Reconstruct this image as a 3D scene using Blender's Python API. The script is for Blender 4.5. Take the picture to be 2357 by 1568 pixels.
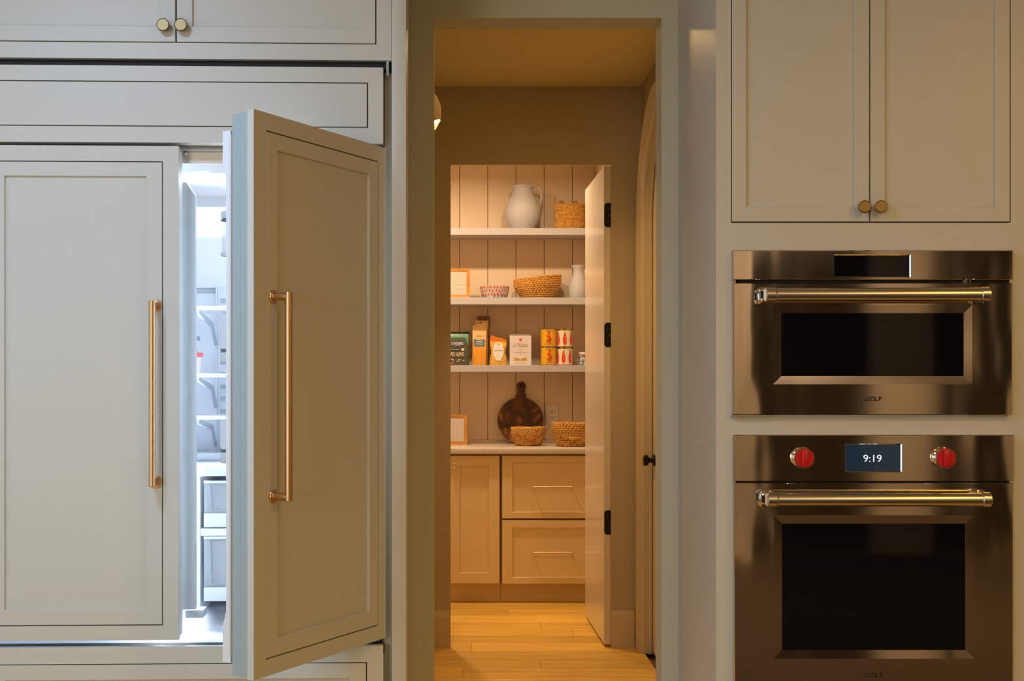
import bpy, bmesh, math, random
from mathutils import Vector, Matrix
random.seed(7)
PI = math.pi
D = bpy.data
for o in list(D.objects): D.objects.remove(o, do_unlink=True)
COL = bpy.context.scene.collection
sc = bpy.context.scene

# ------------------------------------------------------------------ camera
F, VX, VY, CH = 2980.0, 1070.0, 880.0, 1.32       # focal length in px, vanishing point, camera height
cam = D.cameras.new('camera'); co = D.objects.new('camera', cam); COL.objects.link(co)
cam.sensor_width = 36.0; cam.lens = 36.0 * F / 2357.0
cam.shift_x = (1178.5 - VX) / 2357.0; cam.shift_y = (VY - 784.0) / 2357.0
co.location = (0, 0, CH); co.rotation_euler = (PI/2, 0, 0)
cam.clip_start = 0.05
sc.camera = co

# ------------------------------------------------------------------ world, lights, exposure
w = D.worlds.new('world'); sc.world = w; w.use_nodes = True
w.node_tree.nodes['Background'].inputs[0].default_value = (0.55, 0.62, 0.75, 1)
w.node_tree.nodes['Background'].inputs[1].default_value = 0.03
vs = sc.view_settings
vs.view_transform = 'Standard'; vs.look = 'None'; vs.gamma = 1; vs.exposure = 0.0
try: vs.use_curve_mapping = False
except Exception: pass

def light(name, kind, loc, power, color, size=0.2, rot=(0, 0, 0), size_y=None, spread=None, shape='RECTANGLE'):
    l = D.lights.new(name, kind); l.energy = power; l.color = color
    if kind == 'AREA':
        l.shape = shape; l.size = size
        if size_y: l.size_y = size_y
        if spread: l.spread = spread
    elif kind in ('POINT', 'SPOT'):
        l.shadow_soft_size = size
    o = D.objects.new(name, l); COL.objects.link(o); o.location = loc; o.rotation_euler = rot
    return o
def aim(loc, tgt):
    return (Vector(tgt) - Vector(loc)).to_track_quat('-Z', 'Y').to_euler()

# name, location, watts, colour: added fills with no seen source, pantry downlights, refrigerator lamp
light('daylight_side', 'AREA', (-2.78, 1.80, 1.35), 13, (0.20, 0.52, 1.00), 1.7, (0, math.radians(-90), 0), 1.4)  # added cool fill from the left, source unseen
light('daylight_back', 'AREA', (-2.35, -2.98, 1.40), 57, (1.00, 0.92, 0.80), 1.5, aim((-2.35, -2.98, 1.4), (0.2, 3.6, 1.2)), 1.7)  # added frontal fill from behind the viewer, source unseen
light('daylight_skylight', 'AREA', (-1.20, 1.90, 2.775), 34, (0.50, 0.76, 1.14), 0.5, (0, 0, 0), 0.5)  # added cool fill at the ceiling, no opening there
light('kitchen_downlight', 'AREA', (0.75, 1.25, 2.775), 9.0, (1.00, 0.40, 0.05), 0.16, (0, 0, 0), None, None, 'DISK')  # added warm fill; this lamp and the next three are unseen
light('kitchen_downlight', 'AREA', (2.35, 1.50, 2.775), 21.0, (1.00, 0.50, 0.06), 0.16, (0, 0, 0), None, None, 'DISK')
light('kitchen_downlight', 'AREA', (2.50, -2.30, 2.775), 17.0, (1.00, 0.80, 0.56), 0.16, (0, 0, 0), None, None, 'DISK')  # added to lighten the back wall mirrored in the ovens
light('kitchen_downlight', 'AREA', (2.60, -0.70, 2.775), 32.0, (1.00, 0.74, 0.28), 0.16, (0, 0, 0), None, None, 'DISK')
light('pantry_downlight', 'AREA', (-0.30, 7.40, 2.775), 23, (1.0, 0.70, 0.42), 0.10, (0, 0, 0), None, math.radians(166), 'DISK')
light('pantry_downlight', 'AREA', (0.42, 7.38, 2.775), 10, (1.0, 0.70, 0.42), 0.10, (0, 0, 0), None, math.radians(166), 'DISK')
light('hall_downlight', 'AREA', (0.35, 5.30, 2.775), 3, (1.0, 0.60, 0.20), 0.10, (0, 0, 0), None, None, 'DISK')  # added weak fill for hall and lower pantry, lamp unseen
light('fridge_lamp', 'AREA', (-0.55, 3.70, 1.895), 0.6, (0.85, 0.92, 1.0), 0.6, aim((-0.55, 3.70, 1.895), (-0.45, 3.30, 1.1)), 0.08)
light('fridge_lamp', 'AREA', (-0.88, 3.74, 1.28), 12.0, (0.80, 0.88, 1.0), 0.06, aim((-0.88, 3.74, 1.28), (-0.40, 3.36, 1.28)), 1.15)

# ------------------------------------------------------------------ materials
MATS = {}
def mat(name, col, rough=0.5, metal=0.0, bump=None, emis=None, alpha=None, trans=None, spec=None, coat=None, var=None):
    if name in MATS: return MATS[name]
    m = D.materials.new(name); m.use_nodes = True; nt = m.node_tree; b = nt.nodes['Principled BSDF']
    b.inputs['Base Color'].default_value = (*col, 1); b.inputs['Roughness'].default_value = rough
    b.inputs['Metallic'].default_value = metal
    if spec is not None: b.inputs['Specular IOR Level'].default_value = spec
    if coat: b.inputs['Coat Weight'].default_value = coat; b.inputs['Coat Roughness'].default_value = 0.1
    if trans is not None: b.inputs['Transmission Weight'].default_value = trans
    if alpha is not None: b.inputs['Alpha'].default_value = alpha
    if emis: b.inputs['Emission Color'].default_value = (*emis[0], 1); b.inputs['Emission Strength'].default_value = emis[1]
    tc = nt.nodes.new('ShaderNodeTexCoord')
    if bump:                                          # (scale xyz, strength, distance)
        mp = nt.nodes.new('ShaderNodeMapping'); mp.inputs['Scale'].default_value = bump[0]
        nz = nt.nodes.new('ShaderNodeTexNoise'); nz.inputs['Scale'].default_value = 1.0; nz.inputs['Detail'].default_value = bump[3] if len(bump) > 3 else 3
        bp = nt.nodes.new('ShaderNodeBump'); bp.inputs['Strength'].default_value = bump[1]; bp.inputs['Distance'].default_value = bump[2]
        nt.links.new(tc.outputs['Object'], mp.inputs[0]); nt.links.new(mp.outputs[0], nz.inputs['Vector'])
        nt.links.new(nz.outputs[0], bp.inputs['Height']); nt.links.new(bp.outputs[0], b.inputs['Normal'])
    if var:                                           # (scale xyz, second colour, lo, hi)
        mp = nt.nodes.new('ShaderNodeMapping'); mp.inputs['Scale'].default_value = var[0]
        nz = nt.nodes.new('ShaderNodeTexNoise'); nz.inputs['Scale'].default_value = 1.0; nz.inputs['Detail'].default_value = 5
        cr = nt.nodes.new('ShaderNodeValToRGB'); cr.color_ramp.elements[0].position = var[2]; cr.color_ramp.elements[1].position = var[3]
        cr.color_ramp.elements[0].color = (*col, 1); cr.color_ramp.elements[1].color = (*var[1], 1)
        nt.links.new(tc.outputs['Object'], mp.inputs[0]); nt.links.new(mp.outputs[0], nz.inputs['Vector'])
        nt.links.new(nz.outputs[0], cr.inputs[0]); nt.links.new(cr.outputs[0], b.inputs['Base Color'])
    MATS[name] = m; return m

PAINT = mat('cabinet_paint', (0.572, 0.560, 0.482), 0.42, bump=((60, 60, 60), 0.03, 0.001))
PAINT_W = mat('pantry_cabinet_paint', (0.76, 0.60, 0.33), 0.45)
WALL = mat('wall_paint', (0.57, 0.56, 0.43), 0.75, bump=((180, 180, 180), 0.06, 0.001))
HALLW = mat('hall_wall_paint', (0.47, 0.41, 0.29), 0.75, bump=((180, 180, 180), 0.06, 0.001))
CEIL = mat('ceiling_paint', (0.70, 0.64, 0.36), 0.85)
BOARD = mat('board_paint', (0.72, 0.58, 0.43), 0.5)
TRIM = mat('trim_paint', (0.58, 0.50, 0.34), 0.4)
SHELF = mat('shelf_paint', (0.46, 0.46, 0.50), 0.4)
DOORP = mat('white_door_paint', (0.70, 0.65, 0.58), 0.3, coat=0.3)
BRASS = mat('brushed_brass', (0.66, 0.40, 0.20), 0.30, 1.0)
BRASSK = mat('aged_brass', (0.27, 0.19, 0.09), 0.42, 1.0)
CHROME = mat('polished_steel', (0.80, 0.74, 0.66), 0.12, 1.0)
BLACK = mat('black_gap', (0.006, 0.005, 0.006), 0.7)
BLACKM = mat('black_metal', (0.012, 0.011, 0.014), 0.35, 0.6)
GLASSB = mat('oven_glass', (0.004, 0.004, 0.005), 0.04, 0.0, spec=0.35)
WHITEP = mat('fridge_liner', (0.76, 0.79, 0.84), 0.35)
GREYP = mat('fridge_grey_plastic', (0.45, 0.50, 0.54), 0.35)
DGREY = mat('dark_grey_plastic', (0.12, 0.14, 0.13), 0.4)
EDGE = mat('door_edge_steel', (0.34, 0.41, 0.41), 0.5, 0.0, bump=((3, 3, 120), 0.03, 0.001))
GASKET = mat('gasket_rubber', (0.66, 0.60, 0.55), 0.5)
PEACH = mat('door_liner_plastic', (0.80, 0.80, 0.80), 0.4)
CLEAR = mat('clear_plastic', (0.86, 0.92, 1.0), 0.08, alpha=0.28)
RED = mat('red_plastic', (0.55, 0.008, 0.008), 0.35)
CERAM = mat('white_ceramic', (0.48, 0.49, 0.54), 0.55, bump=((12, 12, 25), 0.15, 0.003))
WOODF = mat('oak_frame', (0.62, 0.30, 0.06), 0.45, var=((10, 60, 60), (0.45, 0.19, 0.03), 0.35, 0.7))
WICKER = mat('seagrass', (0.62, 0.33, 0.07), 0.7, var=((90, 90, 90), (0.30, 0.13, 0.02), 0.45, 0.7), bump=((300, 300, 300), 0.4, 0.002))
WICKERD = mat('seagrass_dark', (0.50, 0.25, 0.055), 0.75, var=((120, 120, 120), (0.22, 0.10, 0.02), 0.4, 0.7))

mat('champagne_bronze', (0.80, 0.60, 0.40), 0.4, 1.0)
# oven steel: brushed, with the slow waves of thin sheet metal
def steel(name, col, rough, wave, dist):
    m = mat(name, col, rough, 1.0); nt = m.node_tree; b = nt.nodes['Principled BSDF']
    tc = nt.nodes.new('ShaderNodeTexCoord')
    mp = nt.nodes.new('ShaderNodeMapping'); mp.inputs['Scale'].default_value = (8.0, 1, 3.4)
    nz = nt.nodes.new('ShaderNodeTexNoise'); nz.inputs['Scale'].default_value = 1.0; nz.inputs['Detail'].default_value = 1.0
    b1 = nt.nodes.new('ShaderNodeBump'); b1.inputs['Strength'].default_value = wave; b1.inputs['Distance'].default_value = dist
    mp2 = nt.nodes.new('ShaderNodeMapping'); mp2.inputs['Scale'].default_value = (12, 12, 900)
    n2 = nt.nodes.new('ShaderNodeTexNoise'); n2.inputs['Scale'].default_value = 1.0
    b2 = nt.nodes.new('ShaderNodeBump'); b2.inputs['Strength'].default_value = 0.02; b2.inputs['Distance'].default_value = 0.0001
    L = nt.links.new
    L(tc.outputs['Object'], mp.inputs[0]); L(mp.outputs[0], nz.inputs['Vector']); 
    sp = nt.nodes.new('ShaderNodeSeparateXYZ'); ab = nt.nodes.new('ShaderNodeMath'); ab.operation = 'ABSOLUTE'
    mr = nt.nodes.new('ShaderNodeMapRange'); mr.interpolation_type = 'SMOOTHSTEP'; mr.inputs['From Min'].default_value = 0.20; mr.inputs['From Max'].default_value = 0.36; mr.inputs['To Min'].default_value = 0.06; mr.inputs['To Max'].default_value = 0.95
    mu = nt.nodes.new('ShaderNodeMath'); mu.operation = 'MULTIPLY'
    L(tc.outputs['Object'], sp.inputs[0]); L(sp.outputs[0], ab.inputs[0]); L(ab.outputs[0], mr.inputs[0]); L(mr.outputs[0], mu.inputs[0]); L(nz.outputs[0], mu.inputs[1]); L(mu.outputs[0], b1.inputs['Height'])
    L(tc.outputs['Object'], mp2.inputs[0]); L(mp2.outputs[0], n2.inputs['Vector']); L(n2.outputs[0], b2.inputs['Height'])
    L(b1.outputs[0], b2.inputs['Normal']); L(b2.outputs[0], b.inputs['Normal'])
    return m
STEEL = steel('brushed_stainless', (0.62, 0.54, 0.46), 0.08, 0.6, 0.006)
STEELF = mat('flat_stainless', (0.55, 0.52, 0.48), 0.26, 1.0)

# wood for the floor planks: tone differs from plank to plank
def wood_floor():
    m = D.materials.new('oak_planks'); m.use_nodes = True; nt = m.node_tree; b = nt.nodes['Principled BSDF']; L = nt.links.new
    tc = nt.nodes.new('ShaderNodeTexCoord'); oi = nt.nodes.new('ShaderNodeObjectInfo')
    ad = nt.nodes.new('ShaderNodeVectorMath'); ad.operation = 'ADD'
    sx = nt.nodes.new('ShaderNodeVectorMath'); sx.operation = 'SCALE'; sx.inputs[3].default_value = 40
    cb = nt.nodes.new('ShaderNodeCombineXYZ'); L(oi.outputs['Random'], cb.inputs[0]); L(oi.outputs['Random'], cb.inputs[1]); L(cb.outputs[0], sx.inputs[0])
    L(tc.outputs['Object'], ad.inputs[0]); L(sx.outputs[0], ad.inputs[1])
    mp = nt.nodes.new('ShaderNodeMapping'); mp.inputs['Scale'].default_value = (2.2, 26, 1)
    nz = nt.nodes.new('ShaderNodeTexNoise'); nz.inputs['Scale'].default_value = 1.0; nz.inputs['Detail'].default_value = 6; nz.inputs['Distortion'].default_value = 0.6
    L(ad.outputs[0], mp.inputs[0]); L(mp.outputs[0], nz.inputs['Vector'])
    cr = nt.nodes.new('ShaderNodeValToRGB'); e = cr.color_ramp.elements
    e[0].position = 0.25; e[0].color = (0.62, 0.33, 0.045, 1); e[1].position = 0.75; e[1].color = (0.92, 0.60, 0.11, 1)
    L(nz.outputs[0], cr.inputs[0])
    hv = nt.nodes.new('ShaderNodeHueSaturation'); mr = nt.nodes.new('ShaderNodeMapRange')
    mr.inputs['To Min'].default_value = 0.82; mr.inputs['To Max'].default_value = 1.12
    L(oi.outputs['Random'], mr.inputs[0]); L(mr.outputs[0], hv.inputs['Value']); L(cr.outputs[0], hv.inputs['Color']); L(hv.outputs[0], b.inputs['Base Color'])
    b.inputs['Roughness'].default_value = 0.45
    return m
OAK = wood_floor()

def acacia():
    m = D.materials.new('acacia'); m.use_nodes = True; nt = m.node_tree; b = nt.nodes['Principled BSDF']; L = nt.links.new
    tc = nt.nodes.new('ShaderNodeTexCoord'); mp = nt.nodes.new('ShaderNodeMapping'); mp.inputs['Scale'].default_value = (9, 9, 5)
    nz = nt.nodes.new('ShaderNodeTexNoise'); nz.inputs['Scale'].default_value = 1.0; nz.inputs['Detail'].default_value = 4; nz.inputs['Distortion'].default_value = 1.8
    L(tc.outputs['Object'], mp.inputs[0]); L(mp.outputs[0], nz.inputs['Vector'])
    cr = nt.nodes.new('ShaderNodeValToRGB'); e = cr.color_ramp.elements
    e[0].position = 0.44; e[0].color = (0.060, 0.020, 0.007, 1); e[1].position = 0.68; e[1].color = (0.40, 0.17, 0.03, 1)
    x = cr.color_ramp.elements.new(0.56); x.color = (0.16, 0.055, 0.014, 1)
    L(nz.outputs[0], cr.inputs[0]); L(cr.outputs[0], b.inputs['Base Color']); b.inputs['Roughness'].default_value = 0.4
    return m
ACACIA = acacia()

def quartz():
    m = D.materials.new('quartz'); m.use_nodes = True; nt = m.node_tree; b = nt.nodes['Principled BSDF']; L = nt.links.new
    tc = nt.nodes.new('ShaderNodeTexCoord'); mp = nt.nodes.new('ShaderNodeMapping'); mp.inputs['Scale'].default_value = (3.2, 2.4, 3.2); mp.inputs['Location'].default_value = (0.35, 0.1, 0)
    nz = nt.nodes.new('ShaderNodeTexNoise'); nz.inputs['Scale'].default_value = 1.0; nz.inputs['Detail'].default_value = 2; nz.inputs['Distortion'].default_value = 1.2
    L(tc.outputs['Object'], mp.inputs[0]); L(mp.outputs[0], nz.inputs['Vector'])
    cr = nt.nodes.new('ShaderNodeValToRGB'); e = cr.color_ramp.elements
    e[0].position = 0.49; e[0].color = (0.66, 0.60, 0.54, 1); e[1].position = 0.51; e[1].color = (0.66, 0.60, 0.54, 1)
    x = cr.color_ramp.elements.new(0.50); x.color = (0.50, 0.36, 0.22, 1)
    L(nz.outputs[0], cr.inputs[0]); L(cr.outputs[0], b.inputs['Base Color']); b.inputs['Roughness'].default_value = 0.25
    return m
QUARTZ = quartz()

def perforated():
    m = D.materials.new('perforated_sheet'); m.use_nodes = True; nt = m.node_tree; b = nt.nodes['Principled BSDF']; L = nt.links.new
    tc = nt.nodes.new('ShaderNodeTexCoord'); sp = nt.nodes.new('ShaderNodeSeparateXYZ'); L(tc.outputs['Object'], sp.inputs[0])
    def M(op, a, bb=None, c=None):
        n = nt.nodes.new('ShaderNodeMath'); n.operation = op
        for i, v in enumerate((a, bb, c)):
            if v is None: continue
            if isinstance(v, (int, float)): n.inputs[i].default_value = v
            else: L(v, n.inputs[i])
        return n.outputs[0]
    p = 0.0095
    row = M('FLOOR', M('DIVIDE', sp.outputs[2], p * 0.87))
    off = M('MULTIPLY', M('MODULO', M('ABSOLUTE', row), 2.0), 0.5)
    fx = M('SUBTRACT', M('FRACT', M('ADD', M('DIVIDE', sp.outputs[0], p), off)), 0.5)
    fz = M('SUBTRACT', M('FRACT', M('DIVIDE', sp.outputs[2], p * 0.87)), 0.5)
    d = M('SQRT', M('ADD', M('MULTIPLY', fx, fx), M('MULTIPLY', fz, fz)))
    k = M('LESS_THAN', d, 0.25)
    mx = nt.nodes.new('ShaderNodeMix'); mx.data_type = 'RGBA'; mx.inputs[6].default_value = (0.66, 0.62, 0.58, 1); mx.inputs[7].default_value = (0.30, 0.15, 0.06, 1)
    L(k, mx.inputs[0]); L(mx.outputs[2], b.inputs['Base Color']); b.inputs['Roughness'].default_value = 0.5
    return m
PERF = perforated()

# ------------------------------------------------------------------ helpers
XF = [Matrix.Identity(4)]                             # current building frame

class MB:
    def __init__(s): s.bm = bmesh.new()
    def box(s, x0, x1, y0, y1, z0, z1, bev=0.0, seg=2):
        vs_ = [s.bm.verts.new((x, y, z)) for x in (x0, x1) for y in (y0, y1) for z in (z0, z1)]
        fs = [(0,1,3,2),(4,6,7,5),(0,4,5,1),(2,3,7,6),(0,2,6,4),(1,5,7,3)]
        ff = [s.bm.faces.new([vs_[i] for i in f]) for f in fs]
        if bev:
            es = list({e for f in ff for e in f.edges})
            bmesh.ops.bevel(s.bm, geom=es, offset=bev, segments=seg, affect='EDGES', profile=0.5)
        return s
    def shaker(s, x0, x1, z0, z1, y, th, rail, inset, bot=None, top=None, bev=0.0012):
        """door slab with a recessed flat middle; y = front plane, grows towards +y"""
        bot = rail if bot is None else bot; top = rail if top is None else top
        B = s.bm.verts.new
        def rect(a0, a1, b0, b1, yy): return [B((a0, yy, b0)), B((a1, yy, b0)), B((a1, yy, b1)), B((a0, yy, b1))]
        O = rect(x0, x1, z0, z1, y); I = rect(x0+rail, x1-rail, z0+bot, z1-top, y)
        J = rect(x0+rail, x1-rail, z0+bot, z1-top, y+inset); K = rect(x0, x1, z0, z1, y+th)
        ff = []
        for i in range(4):
            j = (i+1) % 4
            ff.append(s.bm.faces.new((O[i], O[j], I[j], I[i]))); ff.append(s.bm.faces.new((I[i], I[j], J[j], J[i])))
            ff.append(s.bm.faces.new((O[j], O[i], K[i], K[j])))
        ff.append(s.bm.faces.new(J)); ff.append(s.bm.faces.new(K[::-1]))
        if bev:
            es = [e for e in {e for f in ff for e in f.edges} if e.verts[0] in O+I and e.verts[1] in O+I and not ((e.verts[0] in O) != (e.verts[1] in O))]
            bmesh.ops.bevel(s.bm, geom=es, offset=bev, segments=1, affect='EDGES')
        return s
    def cyl(s, p0, p1, r0, r1=None, n=24, caps=True):
        r1 = r0 if r1 is None else r1
        p0, p1 = Vector(p0), Vector(p1); d = (p1-p0).normalized()
        a = d.orthogonal().normalized(); b = d.cross(a)
        R = []
        for p, r in ((p0, r0), (p1, r1)):
            R.append([s.bm.verts.new(p + a*math.cos(2*PI*i/n)*r + b*math.sin(2*PI*i/n)*r) for i in range(n)])
        for i in range(n):
            s.bm.faces.new((R[0][i], R[0][(i+1) % n], R[1][(i+1) % n], R[1][i]))
        if caps: s.bm.faces.new(R[0][::-1]); s.bm.faces.new(R[1])
        return s
    def lathe(s, prof, c=(0, 0, 0), n=48, axis='Z', sy=1.0, closed=False):
        """prof: (r, h) list"""
        c = Vector(c); rows = []
        for r, h in prof:
            row = []
            for i in range(n):
                a = 2*PI*i/n
                if axis == 'Z': v = Vector((r*math.cos(a), r*math.sin(a)*sy, h))
                elif axis == 'Y': v = Vector((r*math.cos(a), -h, r*math.sin(a)))     # h grows towards the viewer
                row.append(s.bm.verts.new(c+v))
            rows.append(row)
        for k in range(len(rows)-1):
            for i in range(n):
                s.bm.faces.new((rows[k][i], rows[k][(i+1) % n], rows[k+1][(i+1) % n], rows[k+1][i]))
        if closed:
            for i in range(n): s.bm.faces.new((rows[-1][i], rows[-1][(i+1) % n], rows[0][(i+1) % n], rows[0][i]))
        else:
            s.bm.faces.new(rows[0][::-1]); s.bm.faces.new(rows[-1])
        return s
    def tube(s, pts, r, n=8, closed=False, caps=True):
        pts = [Vector(p) for p in pts]; N = len(pts); rows = []
        rr = r if isinstance(r, (list, tuple)) else [r]*N
        prev = None
        for i, p in enumerate(pts):
            if closed: t = (pts[(i+1) % N]-pts[i-1]).normalized()
            else: t = (pts[min(i+1, N-1)]-pts[max(i-1, 0)]).normalized()
            if prev is None: a = t.orthogonal().normalized()
            else: a = (prev - t*prev.dot(t)).normalized()
            prev = a; b = t.cross(a)
            rows.append([s.bm.verts.new(p + (a*math.cos(2*PI*k/n)+b*math.sin(2*PI*k/n))*rr[i]) for k in range(n)])
        for i in range(N if closed else N-1):
            A, B_ = rows[i], rows[(i+1) % N]
            for k in range(n): s.bm.faces.new((A[k], A[(k+1) % n], B_[(k+1) % n], B_[k]))
        if caps and not closed: s.bm.faces.new(rows[0][::-1]); s.bm.faces.new(rows[-1])
        return s
    def prism(s, poly, y0, y1, plane='XZ'):
        """extrude a 2-D outline; XZ outlines run along y, YZ outlines along x, XY outlines along z"""
        def P(a, b, c):
            return {'XZ': (a, c, b), 'YZ': (c, a, b), 'XY': (a, b, c)}[plane]
        A = [s.bm.verts.new(P(a, b, y0)) for a, b in poly]; B_ = [s.bm.verts.new(P(a, b, y1)) for a, b in poly]
        s.bm.faces.new(A); s.bm.faces.new(B_[::-1])
        n = len(poly)
        for i in range(n): s.bm.faces.new((A[i], B_[i], B_[(i+1) % n], A[(i+1) % n]))
        return s
    def sphere(s, c, r, sx=1, sy=1, sz=1, u=20, v=12):
        bmesh.ops.create_uvsphere(s.bm, u_segments=u, v_segments=v, radius=r, matrix=Matrix.Translation(c) @ Matrix.Diagonal((sx, sy, sz, 1)))
        return s

def root_loc(o):
    while o.parent: o = o.parent
    return o.location
def obj(name, mb, m, parent=None, smooth=True, angle=35, kind=None, label=None):
    bm = mb.bm if isinstance(mb, MB) else mb
    bmesh.ops.transform(bm, matrix=XF[0], verts=bm.verts)
    bmesh.ops.recalc_face_normals(bm, faces=bm.faces)
    base = Vector((0, 0, 0))
    if parent: base = Vector(root_loc(parent))
    else:
        xs = [v.co.x for v in bm.verts]; ys = [v.co.y for v in bm.verts]; zs = [v.co.z for v in bm.verts]
        base = Vector(((min(xs)+max(xs))/2, (min(ys)+max(ys))/2, min(zs)))
    for v in bm.verts: v.co -= base
    me = D.meshes.new(name); bm.to_mesh(me); bm.free()
    me.materials.append(m)
    if smooth:
        for p in me.polygons: p.use_smooth = True
        try: me.set_sharp_from_angle(angle=math.radians(angle))
        except Exception: pass
    o = D.objects.new(name, me); COL.objects.link(o)
    if parent: o.parent = parent
    else: o.location = base
    if kind: o['kind'] = kind
    if label: o['label'] = label
    return o
def tag(o, label, cat, group=None):
    o['label'] = label; o['category'] = cat
    if group: o['group'] = group
    return o
def thing(name, label, cat, loc, group=None):
    o = D.objects.new(name, None); COL.objects.link(o); o.location = XF[0] @ Vector(loc); o.empty_display_size = 0.05
    return tag(o, label, cat, group)
def struct(name, mb, m, smooth=False):
    return obj(name, mb, m, None, smooth, kind='structure')
def W(px, py, Y):
    return ((px-VX)/F*Y, Y, CH-(py-VY)/F*Y)
def wx(px, Y): return (px-VX)/F*Y
def wz(py, Y): return CH-(py-VY)/F*Y

def text(name, body, cx, cz, y, w_, h_, m, parent, shear=0.0, ext=0.0006, xf=None, label=None, bold=0.0):
    """flat lettering facing the viewer, fitted to w_ x h_ metres"""
    cu = D.curves.new(name, 'FONT'); cu.body = body; cu.size = 1.0; cu.extrude = 0.0; cu.shear = shear; cu.offset = bold; cu.resolution_u = 3
    to = D.objects.new('tmp_text', cu); COL.objects.link(to)
    dg = bpy.context.evaluated_depsgraph_get(); dg.update()
    me = D.meshes.new_from_object(to.evaluated_get(dg)); D.objects.remove(to, do_unlink=True)
    bm = bmesh.new(); bm.from_mesh(me); D.meshes.remove(me)
    xs = [v.co.x for v in bm.verts]; ys = [v.co.y for v in bm.verts]
    x0, x1, y0, y1 = min(xs), max(xs), min(ys), max(ys)
    r = bmesh.ops.extrude_face_region(bm, geom=list(bm.faces))
    for g in r['geom']:
        if isinstance(g, bmesh.types.BMVert): g.co.z += 1.0
    for v in bm.verts:
        X = ((v.co.x-x0)/(x1-x0)-0.5)*w_; Z = ((v.co.y-y0)/(y1-y0)-0.5)*h_
        v.co = Vector((cx+X, y - v.co.z*ext, cz+Z))
        if xf: v.co = xf(v.co)
    return obj(name, bm, m, parent, smooth=False, label=label)

# ------------------------------------------------------------------ the rooms
YK, YK2 = 4.127, 4.257           # kitchen wall with the opening
YH = 6.438                       # far wall of the hall, with the pantry doorway
YP = 8.40                        # back wall of the pantry
ZC = 2.791
OX0, OX1, OZ = wx(998, YK), wx(1523, YK), wz(41, YK)
HX = 0.877                       # right wall of the hall

m = MB(); m.box(-3.3, OX0, YK, YK2, 0, ZC); m.box(OX1, 4.7, YK, YK2, 0, ZC); m.box(OX0, OX1, YK, YK2, OZ, ZC)
struct('wall_kitchen', m, WALL)
PX0, PX1, PZ = wx(1037, YH), wx(1406.5, YH), wz(379, YH)
m = MB(); m.box(-1.6, PX0, YH, YH+0.020, 0, ZC); m.box(PX1, 1.1, YH, YH+0.020, 0, ZC); m.box(PX0, PX1, YH, YH+0.020, PZ, ZC)
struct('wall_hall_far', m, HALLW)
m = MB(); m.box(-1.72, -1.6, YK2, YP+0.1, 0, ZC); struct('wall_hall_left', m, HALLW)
# right hall wall with an arched door hole
AYC, AR, AZS = 5.80, 0.50, 2.06
m = MB(); m.box(HX, HX+0.16, AYC+AR, YH, 0, ZC); m.box(HX, HX+0.16, YK2, AYC-AR, 0, ZC)
N = 24
for i in range(N):
    a0, a1 = PI*i/N, PI*(i+1)/N
    ya, yb = AYC+AR*math.cos(a0), AYC+AR*math.cos(a1); za, zb = AZS+AR*math.sin(a0), AZS+AR*math.sin(a1)
    m.prism([(ya, za), (yb, zb), (yb, ZC), (ya, ZC)], HX, HX+0.16, 'YZ')
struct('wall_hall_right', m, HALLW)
m = MB(); m.box(-1.6, 1.1, YP, YP+0.1, 0, ZC)
wb = struct('wall_pantry_back', m, mat('groove_shadow', (0.42, 0.26, 0.12), 0.9))
sp = wx(1316.7, YP)-wx(1251.9, YP); g0 = wx(1057.9, YP-0.015)
for k in range(-8, 5):
    a = g0+sp*k; b_ = min(a+sp, 0.843)
    mm = MB(); mm.box(a+0.0014, b_-0.0014, YP-0.016, YP-0.0005, 0.0, ZC-0.001, 0.0015, 1)
    o = obj('board', mm, BOARD, wb)
m = MB(); m.box(0.843, 1.0, YH+0.021, YP-0.001, 0, ZC); struct('wall_pantry_right', m, BOARD)
m = MB(); m.box(-1.0, -0.9, YH+0.021, YP-0.02, 0, ZC); struct('wall_pantry_left', m, BOARD)
m = MB(); m.box(-1.72, 1.1, YK2, YP+0.1, ZC, ZC+0.1); struct('ceiling_hall', m, CEIL)
m = MB(); m.box(-3.3, 4.7, -3.1, YK2, ZC, ZC+0.1); struct('ceiling', m, mat('kitchen_ceiling', (0.66, 0.60, 0.48), 0.85))
# floor of hall and pantry: individual oak planks on a slab; kitchen floor in front
m = MB(); m.box(-3.3, 4.7, -3.1, YP+0.1, -0.12, -0.02)
fl = struct('floor', m, mat('floor_base', (0.16, 0.08, 0.02), 0.8))
known = {0: 0.413, -1: 0.57, -3: 0.033, -5: 0.353, -6: -0.01, 1: -0.6, 2: 0.25, -2: -0.5, -4: 0.9, 3: -0.3}
def planks(x0, x1, ya, yb, j0, j1, L0):
    for j in range(j0, j1):
        y0, y1 = 6.933+0.193*j, 7.126+0.193*j
        y0, y1 = max(y0, ya), min(y1, yb)
        if y1-y0 < 0.01: continue
        kx = known.get(j, random.uniform(-1, 1)); x = kx
        while x > x0: x -= L0
        cuts = [x0]
        while x < x1-0.15:
            if x > x0+0.15: cuts.append(x)
            x += L0 if abs(x-kx) > 0.01 else L0
        cuts.append(x1)
        for a, b_ in zip(cuts, cuts[1:]):
            mm = MB(); mm.box(a+0.0006, b_-0.0006, y0+0.0006, y1-0.0006, -0.0195, 0, 0.0008, 1)
            obj('plank', mm, OAK, fl, smooth=False)
planks(-1.6, HX, YK2-0.6, YP-0.5, -18, 6, 1.9)
planks(-3.3, 4.7, -3.1, YK2-0.6, -53, -16, 3.1)
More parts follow.
